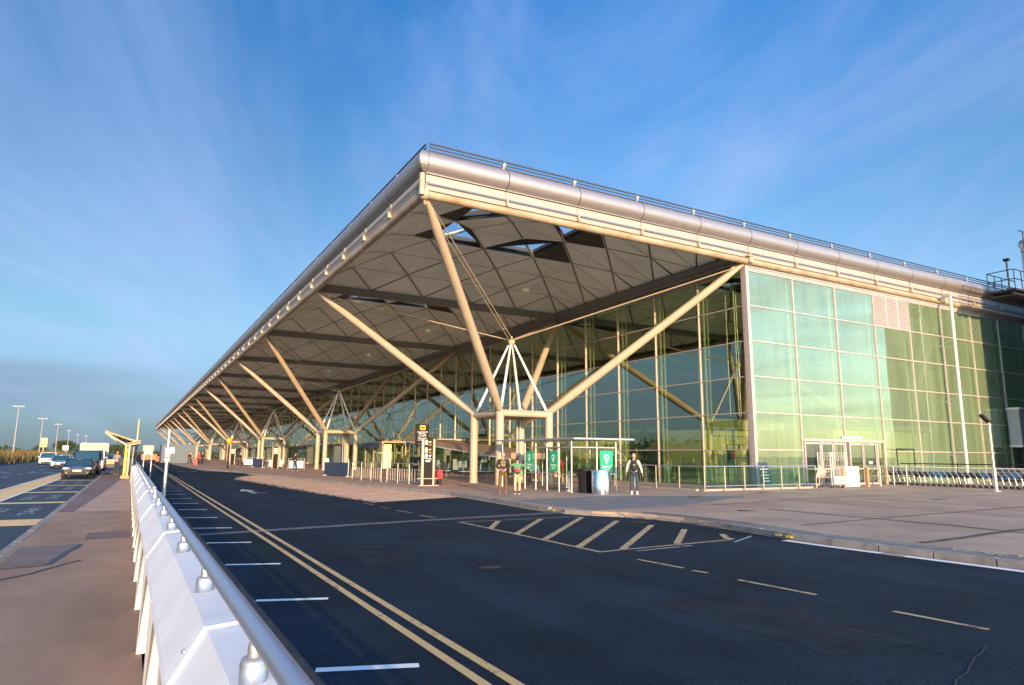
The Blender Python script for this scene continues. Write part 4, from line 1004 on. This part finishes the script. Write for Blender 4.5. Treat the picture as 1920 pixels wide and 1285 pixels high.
# low balustrade from the doors to the trolleys
q = thing('low_fence', 'thin steel rail fence before the double doors and trolley row', 'railing', (0,0,0))
obj('top_rail', MB().tube((24.6,-1.3,1.05),(29.5,-1.3,1.05),.022,n=8), M_galv, q); obj('low_rail', MB().tube((24.6,-1.3,.55),(29.5,-1.3,.55),.018,n=8), M_galv, q)
for x in (24.6,25.8,27.0,28.2,29.4): obj('post', MB().tube((x,-1.3,0),(x,-1.3,1.05),.028,n=8), M_galv, q)
for x in (22.4,23.9): 
    pass
q = thing('wood_post_pair', 'pair of short orange timber posts in front of the doors', 'post', (0,0,0))
obj('post', MB().box(22.35,-1.55,0,22.5,-1.4,1.0), M_wood, q); obj('post', MB().box(24.3,-1.55,0,24.45,-1.4,1.0), M_wood, q)
q = thing('white_cabinet', 'low white box cabinet in front of the left door', 'cabinet', (0,0,0))
obj('body', MB().box(22.6,-1.5,.03,23.7,-.9,1.05), M_white, q); obj('plinth', MB().box(22.65,-1.45,0,23.65,-.95,.03), M_black, q)
q = thing('cage_trolley', 'tall wire cage trolley with grey panel beside the white cabinet', 'trolley', (20.9,-1.9,0))
cg = MB()
for x in (0,1.15):
    for y in (0,.7): cg.tube((x,y,.15),(x,y,1.75),.02,n=6)
for z in (.5,.8,1.1,1.4,1.75): cg.tube((0,0,z),(1.15,0,z),.012,n=5).tube((0,.7,z),(1.15,.7,z),.012,n=5)
for k in range(1,9): cg.tube((k*.128,0,.15),(k*.128,0,1.75),.008,n=5).tube((k*.128,.7,.15),(k*.128,.7,1.75),.008,n=5)
obj('cage', cg, M_galv, q); obj('panel', MB().box(.1,-.03,.2,1.1,-.01,.6), M_grey, q)
for x in (.12,1.02): obj('wheel', MB().tube((x,.1,.08),(x,.14,.08),.08,n=10), M_tyre, q)
obj('cloth', MB().add([(-.9,.0,1.15),(-.5,-.1,.85),(-.05,.0,1.2),(-.1,.3,.55),(-.8,.3,.5)], [(0,1,4),(1,3,4),(1,2,3)]), mat('pale_cloth', (.55,.45,.40), .9), q)

# ------------------------------------------------------------------ luggage trolleys
M_tb = mat('trolley_blue', (.02,.16,.36), .45); M_td = mat('trolley_dark', (.03,.03,.045), .5)
def make_trolley(bm_):
    q = thing('luggage_trolley', 'luggage trolley', 'trolley', (0,0,0), 0, 'luggage trolleys nested in a row')
    fr = MB()
    for y in (-.28,.28):
        fr.path([(.30,y,1.0),(.36,y,.92),(.12,y,.55),(.05,y,.18),(-.5,y*.7,.14)], .017, n=6)
        fr.path([(.05,y,.18),(.30,y,.12)], .015, n=6)
    fr.path([(.05,-.28,.5),(.05,.28,.5)], .014, n=6); fr.path([(-.5,-.2,.14),(-.5,.2,.14)], .014, n=6)
    obj('frame', fr, M_galv, q)
    obj('handle', MB().tube((.30,-.32,1.0),(.30,.32,1.0),.024,n=8), M_grey, q)
    bk_ = MB()
    for z in (.66,.80,.94): bk_.path([(.22,-.26,z),(-.05,-.22,z),(-.05,.22,z),(.22,.26,z)], .008, n=5)
    for y in (-.2,-.1,0,.1,.2): bk_.path([(-.05,y,.94),(.0,y,.62)], .006, n=4)
    obj('basket', bk_, M_galv, q)
    obj('panel', MB().box(.10,-.22,.46,.13,.22,.74), bm_, q)
    obj('side_plate', MB().box(.02,-.31,.50,.16,-.295,.76), bm_, q)
    for x, y in ((.28,-.26),(.28,.26),(-.48,0)): obj('wheel', MB().tube((x,y-.02,.07),(x,y+.02,.07),.07,n=10), M_tyre, q)
    return q
ta = make_trolley(M_td); tb_ = make_trolley(M_tb); used = set()
for i in range(27):
    blue = i in (8,9,10,17,20,21,22)
    src = tb_ if blue else ta
    q = src if (src.name not in used) else copy_tree(src); used.add(src.name)
    q.location = (29.1+random.uniform(-.02,.02), .0-i*.29, 0); q.rotation_euler = (0,0,-pi/2*0+pi/2)
    q['label'] = 'luggage trolley with blue panel nested in the row at the right' if blue else 'luggage trolley with dark panel nested in the row at the right'
    q['group'] = 'blue panelled trolleys in the row' if blue else 'dark panelled trolleys in the row'
    if i == 0: q['label'] = 'luggage trolley at the left end of the row, against the glass wall'
    if i == 26: q['label'] = 'luggage trolley at the near end of the row, cut by the frame'
q = thing('trolley_bay_frame', 'dark hoop frame at the head of the trolley row', 'railing', (0,0,0))
obj('hoop', MB().path([(29.3,-.2,0),(29.3,-.2,2.0),(31.0,-.2,2.0),(31.0,-.2,0)], .035, n=8), M_black, q)
obj('top_rail', MB().tube((29.9,.0,1.18),(29.9,-9,1.18),.03,n=8), M_black, q)
for k in range(4): obj('post', MB().tube((29.9,-.5-k*2.6,0),(29.9,-.5-k*2.6,1.18),.03,n=8), M_black, q)

# ------------------------------------------------------------------ seat rows
M_seat = mat('seat_metal', (.40,.45,.55), .35, metal=.6)
def bench(x, y, rz_, label):
    q = thing('bench', label, 'bench', (x,y,0), rz_, 'metal seat rows under the canopy')
    for k in range(4):
        s = obj('seat', MB().box(k*.58,-.22,.42,k*.58+.52,.24,.46), M_seat, q)
        obj('backrest', MB().bar((k*.58+.26,.26,.46),(k*.58+.26,.40,.86),.52,.03,up=(1,0,0)), M_seat, q)
    obj('beam', MB().box(-.05,-.04,.33,2.35,.04,.41), M_black, q)
    for xx in (.35,1.9): obj('leg', MB().bar((xx,0,.35),(xx,-.22,0),.05).bar((xx,0,.35),(xx,.24,0),.05), M_galv, q)
bench(8.3,20.6,-.6,'row of metal seats beside the totem, leftmost of the rows'); bench(9.9,17.6,-.6,'row of metal seats left of the nearest column'); bench(11.4,13.4,-.6,'row of metal seats behind the nearest tree, where a person in blue sits')

# ------------------------------------------------------------------ people
def skin(name, verts, edges, radii, m, parent, root=0, sub=1):
    me = bpy.data.meshes.new(name); me.from_pydata([tuple(v) for v in verts], edges, [])
    o = bpy.data.objects.new(name, me); COL.objects.link(o)
    md = o.modifiers.new('s', 'SKIN'); md.use_smooth_shade = True
    for i, r in enumerate(radii):
        sv = me.skin_vertices[0].data[i]; sv.radius = (r, r) if not isinstance(r, tuple) else r; sv.use_root = (i == root)
    s2 = o.modifiers.new('u', 'SUBSURF'); s2.levels = sub; s2.render_levels = sub
    dg = bpy.context.evaluated_depsgraph_get(); nm = bpy.data.meshes.new_from_object(o.evaluated_get(dg))
    bpy.data.objects.remove(o); nm.name = name; nm.materials.clear(); nm.materials.append(m)
    nm.polygons.foreach_set('use_smooth', [True]*len(nm.polygons))
    return link(name, nm, parent)
M_skin = mat('skin', (.50,.28,.20), .55)
def cloth(name, c): return mat('cloth_'+name, c, .85, nscale=9, namt=.25, bump=.3, bscale=40)
def person(label, x, y, face, H, top, legs, shoes, hair, pose='stand', arms=None, z=0., bag=None, shorts=False, grp=None, feet=.09, cap=None, lean=0.):
    """face: heading angle (rad) of the chest, 0 = towards -y. built for height 1.75 then scaled"""
    q = thing('person', label, 'person', (x,y,z), face, grp); q.scale = (H/1.75,)*3
    f = -1  # front is -y
    if pose == 'sit':
        hip = Vector((0,0,.52)); kn = [Vector((s*.11,-.42,.50)) for s in (-1,1)]; an = [Vector((s*.11,-.40,.09)) for s in (-1,1)]; hj = [Vector((s*.09,-.02,.52)) for s in (-1,1)]
    else:
        hip = Vector((0,0,.95)); st = 1 if pose == 'walk' else 0
        hj = [Vector((s*.09,0,.90)) for s in (-1,1)]; kn = [Vector((s*(feet+.01),-.03-.16*st*s,.50)) for s in (-1,1)]; an = [Vector((s*feet,.0-.30*st*s,.09)) for s in (-1,1)]
    hz_ = hip.z; ch = Vector((0,-.0-lean*.3,hz_+.36)); nk_ = Vector((0,.01-lean*.45,hz_+.54)); hd = Vector((0,-.02-lean*.55,hz_+.66))
    sh = [Vector((s*.19,.01-lean*.4,hz_+.47)) for s in (-1,1)]
    if arms is None: arms = [((-.26,.0,hz_+.18),(-.27,-.06,hz_-.08)), ((.26,.0,hz_+.18),(.27,-.06,hz_-.08))]
    el = [Vector(a[0]) for a in arms]; wr = [Vector(a[1]) for a in arms]
    V = [hip, hip+Vector((0,0,.18)), ch, nk_, hd, sh[0], el[0], wr[0], sh[1], el[1], wr[1], hj[0], kn[0], an[0], hj[1], kn[1], an[1]]
    E_ = [(0,1),(1,2),(2,3),(3,4),(2,5),(5,6),(6,7),(2,8),(8,9),(9,10),(0,11),(11,12),(12,13),(0,14),(14,15),(15,16)]
    Rr = [(.13,.10),(.12,.09),(.14,.10),.052,.05,.055,.042,.028,.055,.042,.028,.085,.055,.036,.085,.055,.036]
    body = skin('body', V, E_, Rr, M_skin, q)
    # head, nose, ears, hands with fingers and feet are joined to the same continuous body mesh
    m = MB(); m.ell(hd+Vector((0,-.005,.055)), (.078,.097,.118), 16, 12); m.ell(hd+Vector((0,-.105,.04)), (.014,.022,.022), 8, 6)
    for s in (-1,1): m.ell(hd+Vector((s*.080,.0,.045)), (.012,.022,.032), 8, 6)
    for k in (0,1):
        d = (wr[k]-el[k]).normalized(); s = -1 if k == 0 else 1
        side = d.cross(Vector((0,1,0))); side = side.normalized() if side.length > .1 else Vector((1,0,0))
        m.ell(wr[k]+d*.05, (.022,.036,.05) if abs(d.z) > .6 else (.045,.036,.024), 10, 8)
        w2 = Vector((0,1,0)) if abs(d.y) < .8 else Vector((1,0,0))
        for j in range(4):
            b0 = wr[k]+d*.085+w2*(-.024+.016*j); ln = (.055,.065,.060,.045)[j]
            m.tube(b0, b0+d*ln*.55, .0095, .009, n=6); m.tube(b0+d*ln*.5, b0+d*ln-side*s*.015, .009, .007, n=6)
        m.tube(wr[k]+d*.03-w2*.03, wr[k]+d*.075-w2*.055, .011, .008, n=6)
    hm = m.mesh('head', M_skin)
    bm_ = bmesh.new(); bm_.from_mesh(body.data); bm_.from_mesh(hm); bm_.to_mesh(body.data); bm_.free(); bpy.data.meshes.remove(hm)
    body.data.polygons.foreach_set('use_smooth', [True]*len(body.data.polygons))
    # clothes
    tv = [hip+Vector((0,0,.0)), hip+Vector((0,0,.2)), ch, ch+Vector((0,0,.12)), sh[0], el[0], wr[0]-(wr[0]-el[0])*.08, sh[1], el[1], wr[1]-(wr[1]-el[1])*.08]
    skin('top', tv, [(0,1),(1,2),(2,3),(2,4),(4,5),(5,6),(2,7),(7,8),(8,9)], [(.155,.115),(.15,.112),(.165,.12),.085,.078,.06,.045,.078,.06,.045], top, q)
    lv_ = [hip+Vector((0,0,.03)), hj[0], kn[0], an[0]+(kn[0]-an[0])*(.8 if shorts else .08), hj[1], kn[1], an[1]+(kn[1]-an[1])*(.8 if shorts else .08)]
    skin('trousers', lv_, [(0,1),(1,2),(2,3),(0,4),(4,5),(5,6)], [(.145,.115),.098,.072,.062,.098,.072,.062], legs, q)
    for k in (0,1):
        a = an[k]; s = MB(); s.ell(a+Vector((0,-.055,-.045)), (.048,.13,.045), 12, 8); s.ell(a+Vector((0,.0,.0)), (.045,.055,.055), 10, 6)
        sh_ = obj('shoe', s, shoes, q); obj('sole', MB().box(a.x-.045,a.y-.18,-.0 if pose != 'sit' else a.z-.09,a.x+.045,a.y+.07,.022 if pose != 'sit' else a.z-.065), M_white if shoes != M_boot else M_boot, sh_)
    if hair:
        h = MB(); h.ell(hd+Vector((0,.012,.075)), (.086,.096,.108), 14, 9); obj('hair', h, hair, q)
    if cap:
        c_ = MB(); c_.ell(hd+Vector((0,.0,.10)), (.09,.105,.085), 14, 8); c_.box(-.06,-.19,hd.z+.10,.06,-.09,hd.z+.115); obj('cap', c_, cap, q)
    if bag:
        bz = hz_+.28; c_, kind = bag
        b_ = MB(); b_.ell((0,.20,bz), (.165,.11,.25), 14, 10); b_.ell((0,.27,bz-.08), (.12,.06,.12), 12, 8)
        bb = obj('backpack', b_, c_, q)
        for s in (-1,1): obj('strap', MB().bar((s*.11,.14,bz+.2),(s*.12,-.02,bz+.24),.045,.012).bar((s*.12,-.02,bz+.24),(s*.13,-.13,bz+.02),.045,.012), c_, bb)
        if kind: obj('logo_patch', MB().box(-.05,.305,bz+.03,.06,.312,bz+.055), M_grey, bb)
    return q
M_boot = mat('brown_boot', (.22,.09,.04), .7)
c_black, c_brown, c_beige, c_jean = cloth('black',(.02,.02,.025)), cloth('brown',(.12,.065,.025)), cloth('beige',(.62,.43,.24)), cloth('denim',(.025,.05,.09))
c_cream, c_green, c_red, c_blue = cloth('cream',(.68,.60,.50)), cloth('green',(.10,.22,.12)), cloth('red',(.60,.03,.04)), cloth('blue',(.10,.26,.55))
h_grey, h_dark = mat('grey_hair', (.20,.17,.16), .8), mat('dark_hair', (.02,.015,.015), .7)
pA = person('man in black jacket and brown trousers standing at the kerb beside a child in red', 3.9, .55, -.45, 1.60, c_black, c_brown, M_boot, h_grey, feet=.13, arms=[((-.27,-.04,1.15),(-.08,-.24,1.05)),((.27,-.02,1.15),(.10,-.24,1.06))])
obj('vest_stripes', MB().box(-.10,-.128,1.18,.10,-.118,1.21).box(-.11,-.130,1.25,.11,-.120,1.28).box(-.11,-.128,1.32,.11,-.118,1.35).box(-.10,-.122,1.39,.10,-.112,1.42), cloth('tan',(.40,.26,.10)), pA)
pB = person('person in black cap, green sleeves and beige trousers reaching towards the man in brown', 4.42, .30, 2.6, 1.42, c_green, c_beige, c_black, h_dark, feet=.10, cap=c_black, arms=[((-.42,.05,1.30),(-.60,.02,1.18)),((.42,-.0,1.30),(.72,-.08,1.14))])
obj('red_hip_panel', MB().ell((0,0,1.13),(.17,.135,.10)), c_red, pB); obj('dark_hip_panel', MB().ell((0,0,.97),(.175,.14,.11)), c_black, pB)
obj('green_toy', MB().ell((-.20,.10,.98),(.06,.06,.09)).ell((-.20,.1,1.1),(.05,.05,.05)), mat('toy_green', (.15,.55,.06), .6), pB)
person('man with black backpack, cream hoodie and jeans seen from behind', 8.68, -1.75, pi-.63, 1.60, c_cream, c_jean, M_white, None, feet=.12, bag=(c_black, True), arms=[((-.30,.0,1.14),(-.36,-.05,.88)),((.30,.0,1.14),(.33,-.1,.92))])
person('person in blue jacket sitting on the seats behind the nearest tree', 12.6, 12.4, -.5, 1.6, c_blue, c_brown, M_white, h_dark, pose='sit', z=-.02)
person('person in red top and shorts standing inside the glass shelter', 7.9, 2.7, -.6, 1.58, c_red, c_beige, c_black, h_dark, shorts=True)
person('person in dark clothes standing behind the leftmost green sign', 8.3, 6.0, -.3, 1.6, c_black, c_black, c_black, h_dark)
person('person in a bulky black coat behind the guard rail', 4.9, 12.6, 2.7, 1.66, c_black, c_black, c_black, h_dark)
person('person in black walking near the entrance lobby', 4.3, 41.5, 1.8, 1.6, c_black, c_jean, c_black, h_dark, pose='walk', bag=(c_black, False))
person('person with red top pushing a luggage cart along the left footpath', -9.88, 33, pi, 1.62, c_grey if False else cloth('grey',(.20,.22,.26)), c_jean, c_black, None, cap=c_red, arms=[((-.25,-.1,1.2),(-.2,-.3,1.05)),((.25,-.1,1.2),(.2,-.3,1.05))])
cartq = copy_tree(ta); cartq.location = (-10.25,33.3,0); cartq.rotation_euler = (0,0,-pi/2); cartq['label'] = 'luggage cart with a box pushed along the left footpath'; del cartq['group']
q = thing('cardboard_box', 'brown box riding on the cart on the left footpath', 'box', (-10.25,33.3,.55)); obj('carton', MB().box(-.25,-.3,.16,.25,.2,.5), mat('cardboard',(.55,.38,.25),.8), q); obj('tape', MB().box(-.03,-.302,.16,.03,.202,.502), M_wood, q)
for i, (x, y, tc_, lb_) in enumerate(((-2.3,74,c_black,'far person in black beside a red suitcase'),(-1.9,77,cloth('tan',(.40,.26,.10)),'far person in tan coat walking under the canopy'),(-1.3,73,c_red,'far person in red under the canopy'),(-.6,76,c_black,'far person in black beside a column'),(2.5,64,c_black,'far person in black by the rails'),(10.5,27,c_black,'person in black beside the second tree'))):
    person(lb_, x, y, random.uniform(-2,2), 1.62, tc_, c_jean if i % 2 else c_black, c_black, h_dark, pose='walk')
q = thing('suitcase', 'red suitcase standing under the far canopy', 'suitcase', (-1.7,72.6,0)); obj('shell', MB().box(-.25,-.15,.06,.25,.15,.75), M_red, q); obj('handle', MB().path([(-.12,0,.75),(-.12,0,1.0),(.12,0,1.0),(.12,0,.75)], .015), M_black, q)
q = thing('suitcase', 'red suitcase just right of the black pictogram totem', 'suitcase', (4.75,8.9,0)); obj('shell', MB().box(-.12,-.15,.30,.12,.15,.75), M_red, q); obj('handle', MB().path([(-.1,0,.75),(-.1,0,1.0),(.1,0,1.0),(.1,0,.75)], .015), M_black, q); obj('wheel', MB().box(-.1,-.1,.0,.1,.1,.3), M_black, q)
q = thing('dark_bag', 'black bag on the ground between notice sign and totem', 'bag', (5.6,12.4,0)); obj('body', MB().ell((0,0,.22),(.3,.2,.22)), c_black, q); obj('strap', MB().path([(-.15,0,.4),(0,0,.55),(.15,0,.4)], .02), c_black, q)
q = thing('a_board', 'small white folding notice board near the lobby', 'sign', (7.2,41.5,0)); obj('panel', slab(MB(), [(-.3,-.25,0),(.3,-.25,0),(.2,0,1.1),(-.2,0,1.1)], .02), M_white, q); obj('panel', slab(MB(), [(-.3,.25,0),(.3,.25,0),(.2,.02,1.1),(-.2,.02,1.1)], .02), M_grey, q)

# ------------------------------------------------------------------ vehicles (nose towards -y)
def vehicle(name, label, cat, x, y, paint, Lg, Wd, belt, roofz, hood, cab, tail, box=None, rz_=0., group=None, dark_top=False, hoodz=None):
    q = thing(name, label, cat, (x,y,RZ), rz_, group)
    hw = Wd/2; hz2 = hoodz or belt-.06
    # lower body as stations along y: (y, half width, z bottom, z shoulder, z top)
    st_ = [(0,hw*.80,.28,.52,.60),(.12,hw*.93,.20,.60,hz2-.16),(.45,hw*.99,.17,.62,hz2-.04),(hood,hw,.16,.66,belt),(cab,hw,.16,.66,belt),(Lg-.5,hw*.99,.17,.66,belt+.02),(Lg-.08,hw*.93,.22,.62,belt-.04),(Lg,hw*.86,.30,.56,belt-.2)]
    m = MB(); ring = []
    for (yy_,w,zb,zs,zt) in st_: ring.append([(-w*.9,yy_,zb),(-w,yy_,zb+.12),(-w,yy_,zs),(-w*.955,yy_,zt-.03),(-w*.86,yy_,zt),(0,yy_,zt+.025),(w*.86,yy_,zt),(w*.955,yy_,zt-.03),(w,yy_,zs),(w,yy_,zb+.12),(w*.9,yy_,zb)])
    vs = [v for r in ring for v in r]; n = 11
    fs = [(i*n+j,i*n+(j+1)%n,(i+1)*n+(j+1)%n,(i+1)*n+j) for i in range(len(ring)-1) for j in range(n)]
    m.add(vs, fs, True); m.add(ring[0], [tuple(range(n))]); m.add(ring[-1], [tuple(range(n))[::-1]])
    obj('body', m, paint, q)
    # greenhouse
    y0,y1,y2,y3 = hood-.12, hood+cab*.0+.62 if roofz < 1.6 else hood+.42, tail-.25, tail+.25
    rw = hw*.74 if roofz < 1.6 else hw*.84; bw = hw*.93
    G_ = [(-bw,y0,belt),(bw,y0,belt),(bw,y3,belt),(-bw,y3,belt),(-rw,y1,roofz-.05),(rw,y1,roofz-.05),(rw,y2,roofz-.05),(-rw,y2,roofz-.05)]
    obj('windows', MB().add(G_, [(0,1,5,4),(1,2,6,5),(2,3,7,6),(3,0,4,7)]), M_cglass, q)
    rf = MB(); rf.add([(-rw-.01,y1-.04,roofz-.055),(rw+.01,y1-.04,roofz-.055),(rw+.01,y2+.04,roofz-.055),(-rw-.01,y2+.04,roofz-.055),(-rw*.86,y1+.12,roofz),(rw*.86,y1+.12,roofz),(rw*.86,y2-.1,roofz),(-rw*.86,y2-.1,roofz)], [(0,1,5,4),(1,2,6,5),(2,3,7,6),(3,0,4,7),(4,5,6,7),(3,2,1,0)], True)
    obj('roof', rf, paint, q)
    for s in (-1,1):
        obj('pillar', MB().bar((s*bw,y0-.01,belt),(s*rw,y1-.02,roofz-.04),.07), paint, q); obj('pillar', MB().bar((s*(bw+.005),(y1+y2)/2,belt),(s*(rw+.01),(y1+y2)/2,roofz-.04),.06), paint, q); obj('pillar', MB().bar((s*bw,y3,belt),(s*rw,y2,roofz-.04),.09), paint, q)
        obj('mirror', MB().ell((s*(hw+.10),hood+.35,belt+.08),(.10,.06,.075),10,8).bar((s*hw*.92,hood+.32,belt),(s*(hw+.05),hood+.35,belt+.05),.04), paint, q)
        obj('headlight', MB().ell((s*hw*.70,.09,(.60+hz2-.16)/2+.03),(.20,.07,.065),12,8), M_lamp, q)
        obj('fog_lamp', MB().ell((s*hw*.62,.02,.34),(.07,.04,.035),10,6), M_lamp, q)
    obj('grille', MB().box(-hw*.45,-.01,hz2-.34,hw*.45,.06,hz2-.22).box(-hw*.62,-.03,.24,hw*.62,.05,.42), M_black, q)
    obj('number_plate', MB().box(-.24,-.045,.44,.24,-.02,.54), mat('number_plate', (.75,.72,.6), .5), q)
    for yy_ in (Lg*.19, Lg*.80):
        for s in (-1,1):
            w_ = obj('wheel', MB().tube((s*(hw-.20),yy_,.31),(s*(hw+.005),yy_,.31),.31,n=20), M_tyre, q); obj('rim', MB().tube((s*(hw-.01),yy_,.31),(s*(hw+.012),yy_,.31),.20,n=12), M_rim, w_)
    if box:
        b0,b1,bw2,bz1 = box; obj('cargo_box', MB().box(-bw2,b0,.55,bw2,b1,bz1), mat('cargo_box', (.36,.31,.25), .5, nscale=1, namt=.1), q)
        obj('box_trim', MB().box(-bw2-.02,b0-.02,bz1-.06,bw2+.02,b0+.04,bz1+.02).box(-bw2-.02,b0-.02,.5,-bw2+.05,b0+.04,bz1).box(bw2-.05,b0-.02,.5,bw2+.02,b0+.04,bz1), M_grey, q)
    return q
P_blk = mat('black_car_paint', (.012,.015,.022), .18, coat=1., spec=.6); P_blu = mat('blue_silver_paint', (.20,.32,.48), .25, metal=.4, coat=1.); P_wht = mat('white_car_paint', (.72,.72,.72), .25, coat=1.)
vehicle('parked_car', 'black hatchback parked nose on in the nearest occupied bay', 'car', -11.97, 28.3, P_blk, 4.1, 1.74, .80, 1.24, 1.15, 2.4, 3.3)
vehicle('parked_van', 'black people carrier parked behind the black hatchback', 'van', -11.95, 36.6, P_blk, 4.9, 1.78, 1.02, 1.80, 1.0, 3.4, 4.3, hoodz=.98)
vehicle('box_lorry', 'pale box lorry parked behind the black people carrier', 'lorry', -12.0, 48, P_wht, 7.0, 1.9, 1.1, 1.9, .7, 2.0, 2.0, box=(2.2,7.6,1.12,2.50), hoodz=1.05)
vehicle('moving_car', 'blue silver saloon driving along the side road', 'car', -15.3, 60, P_blu, 4.3, 1.74, .84, 1.38, 1.2, 2.6, 3.5)
vehicle('moving_car', 'white saloon farthest left on the side road beside the hedge', 'car', -18.6, 85, P_wht, 4.4, 1.9, .95, 1.62, 1.2, 2.8, 3.6)
vehicle('moving_car', 'small blue car behind the blue silver saloon', 'car', -16.6, 84, P_blu, 4.2, 1.7, .84, 1.35, 1.1, 2.6, 3.5)
vehicle('parked_car', 'dark blue car parked beyond the lorry on the left footpath side', 'car', -11.3, 62, P_blu, 4.2, 1.74, .9, 1.5, 1.1, 2.6, 3.5)

# signs on the far left
def road_sign(x, y, w, z0, z1, m, label):
    q = thing('road_sign', label, 'sign', (x,y,0)); obj('panel', MB().box(-w/2,-.06,z0,w/2,.06,z1), m, q); obj('pole', MB().tube((0,0,-.1),(0,0,z0),.12,n=8), M_steel, q)
M_osgn = mat('orange_sign_board', (.62,.40,.16), .5)
road_sign(-25.0,149,1.15,2.6,4.5,M_osgn,'tall orange sign board beyond the hedge above the white saloon')
road_sign(-25.0,205,1.4,2.2,3.4,M_white,'small pale sign board beside the orange sign'); road_sign(-20.6,215,1.7,2.4,4.0,M_osgn,'pale orange sign board beside the box lorry roof')
q = thing('site_hut', 'blue grey box building beyond the far end of the canopy', 'hut', (-2.2,96,0)); obj('wall', MB().box(-2.6,0,0,2.2,8,2.9), mat('hut_wall', (.07,.11,.15), .6), q); obj('window', MB().box(-2.1,-.04,1.5,-.8,.0,2.4), M_wt, q)
q = thing('road_roller', 'far orange and white machine parked at the road end', 'vehicle', (-6.3,118,0)); obj('body', MB().box(-.9,0,.3,1.6,3,1.3).box(1.4,.5,.0,3.2,2.5,.9), mat('machine_orange', (.55,.12,.04), .5), q); obj('cab', MB().box(-.4,.5,1.3,.7,2,2.6), M_white, q)

# ------------------------------------------------------------------ planting
M_leaf = mat('leaf_green', (.060,.095,.030), .8, nscale=.6, col2=(.035,.055,.022)); M_reed = mat('reed_red_green', (.095,.13,.035), .85, nscale=.9, col2=(.17,.075,.045)); M_bark = mat('bark', (.10,.07,.05), .9)
def leaf_cloud(mb, n, cx, cy, cz, rx, ry, rz_, size):
    for _ in range(n):
        while True:
            a, b, c = [random.uniform(-1,1) for _ in range(3)]
            d = a*a+b*b+c*c
            if .15 < d < 1: break
        p = Vector((cx+a*rx, cy+b*ry, cz+c*rz_)); u = Vector((random.gauss(0,1),random.gauss(0,1),random.gauss(0,1))).normalized(); v = u.orthogonal().normalized(); s = size*random.uniform(.6,1.4)
        mb.add([p-u*s, p+v*s*.7, p+u*s, p-v*s*.7], [(0,1,2,3)])
hd_ = MB(); hd_.norecalc = True
for i in range(26000):
    y = random.uniform(50,210); x = -26.2+random.gauss(0,1.1); h = random.uniform(.8,1.95)*(.8+.25*sin(y*.9)+.15*sin(y*2.3)); w = random.uniform(.05,.16); a = random.uniform(0,pi)
    hd_.add([(x-w*cos(a),y-w*sin(a),-.05),(x+w*cos(a),y+w*sin(a),-.05),(x+random.gauss(0,.15),y+random.gauss(0,.15),h)], [(0,1,2)])
t = thing('reed_hedge', 'green and reddish reed hedge along the far side of the left road', 'hedge'); obj('stems', hd_, M_reed, t, kind='stuff')
def tree(label, x, y, h, r, n=1500, grp=None):
    t = thing('tree', label, 'tree', (x,y,0), 0, grp)
    tr = MB().tube((0,0,-.2),(.1,.1,h*.55),h*.035,h*.02,n=8)
    for k in range(5): a = k*1.3; tr.tube((.05,.05,h*(.3+.05*k)),(r*.55*cos(a),r*.55*sin(a),h*(.6+.05*k)),h*.014,h*.006,n=6)
    obj('trunk', tr, M_bark, t)
    cr_ = MB(); cr_.norecalc = True
    for k in range(9):
        a = k*2.4; q_ = r*.5*sqrt(k/9); leaf_cloud(cr_, n//9, q_*cos(a)*1.1, q_*sin(a), h*(.60+.22*random.random())-.04*h*k/3, r*.55, r*.55, h*.24, h*.035)
    obj('crown', cr_, M_leaf, t)
tree('round green tree behind the fourth lighting mast', -26.5, 225, 5.4, 4.2, 2600, None); tree('smaller low tree left of the round tree', -33, 225, 3.8, 2.6, 1200, None)
tree('round tree between the box lorry and the shelter', -12.5, 190, 3.9, 3.4, 1600, None)
# far belt of woodland to the west (mirrored in the front glass) and along the horizon
bl = MB(); bl.norecalc = True
for i in range(150):
    y = -80+i*3.1; x = -78+random.gauss(0,5); h = random.uniform(4.2,6.6)
    leaf_cloud(bl, 90, x, y, h*.5, 3.6, 3.2, h*.5, .75)
for i in range(140):
    y = 430+random.gauss(0,8); x = -190+i*2.2; h = random.uniform(1.5,4.5)*(1.2 if x < -60 else .8)
    leaf_cloud(bl, 60, x, y, h*.5, 4.5, 4, h*.5, .9)
fw_ = obj('distant_woods', bl, M_leaf, kind='stuff'); fw_['label'] = 'low dark line of distant woodland along the horizon'; fw_['category'] = 'woodland'
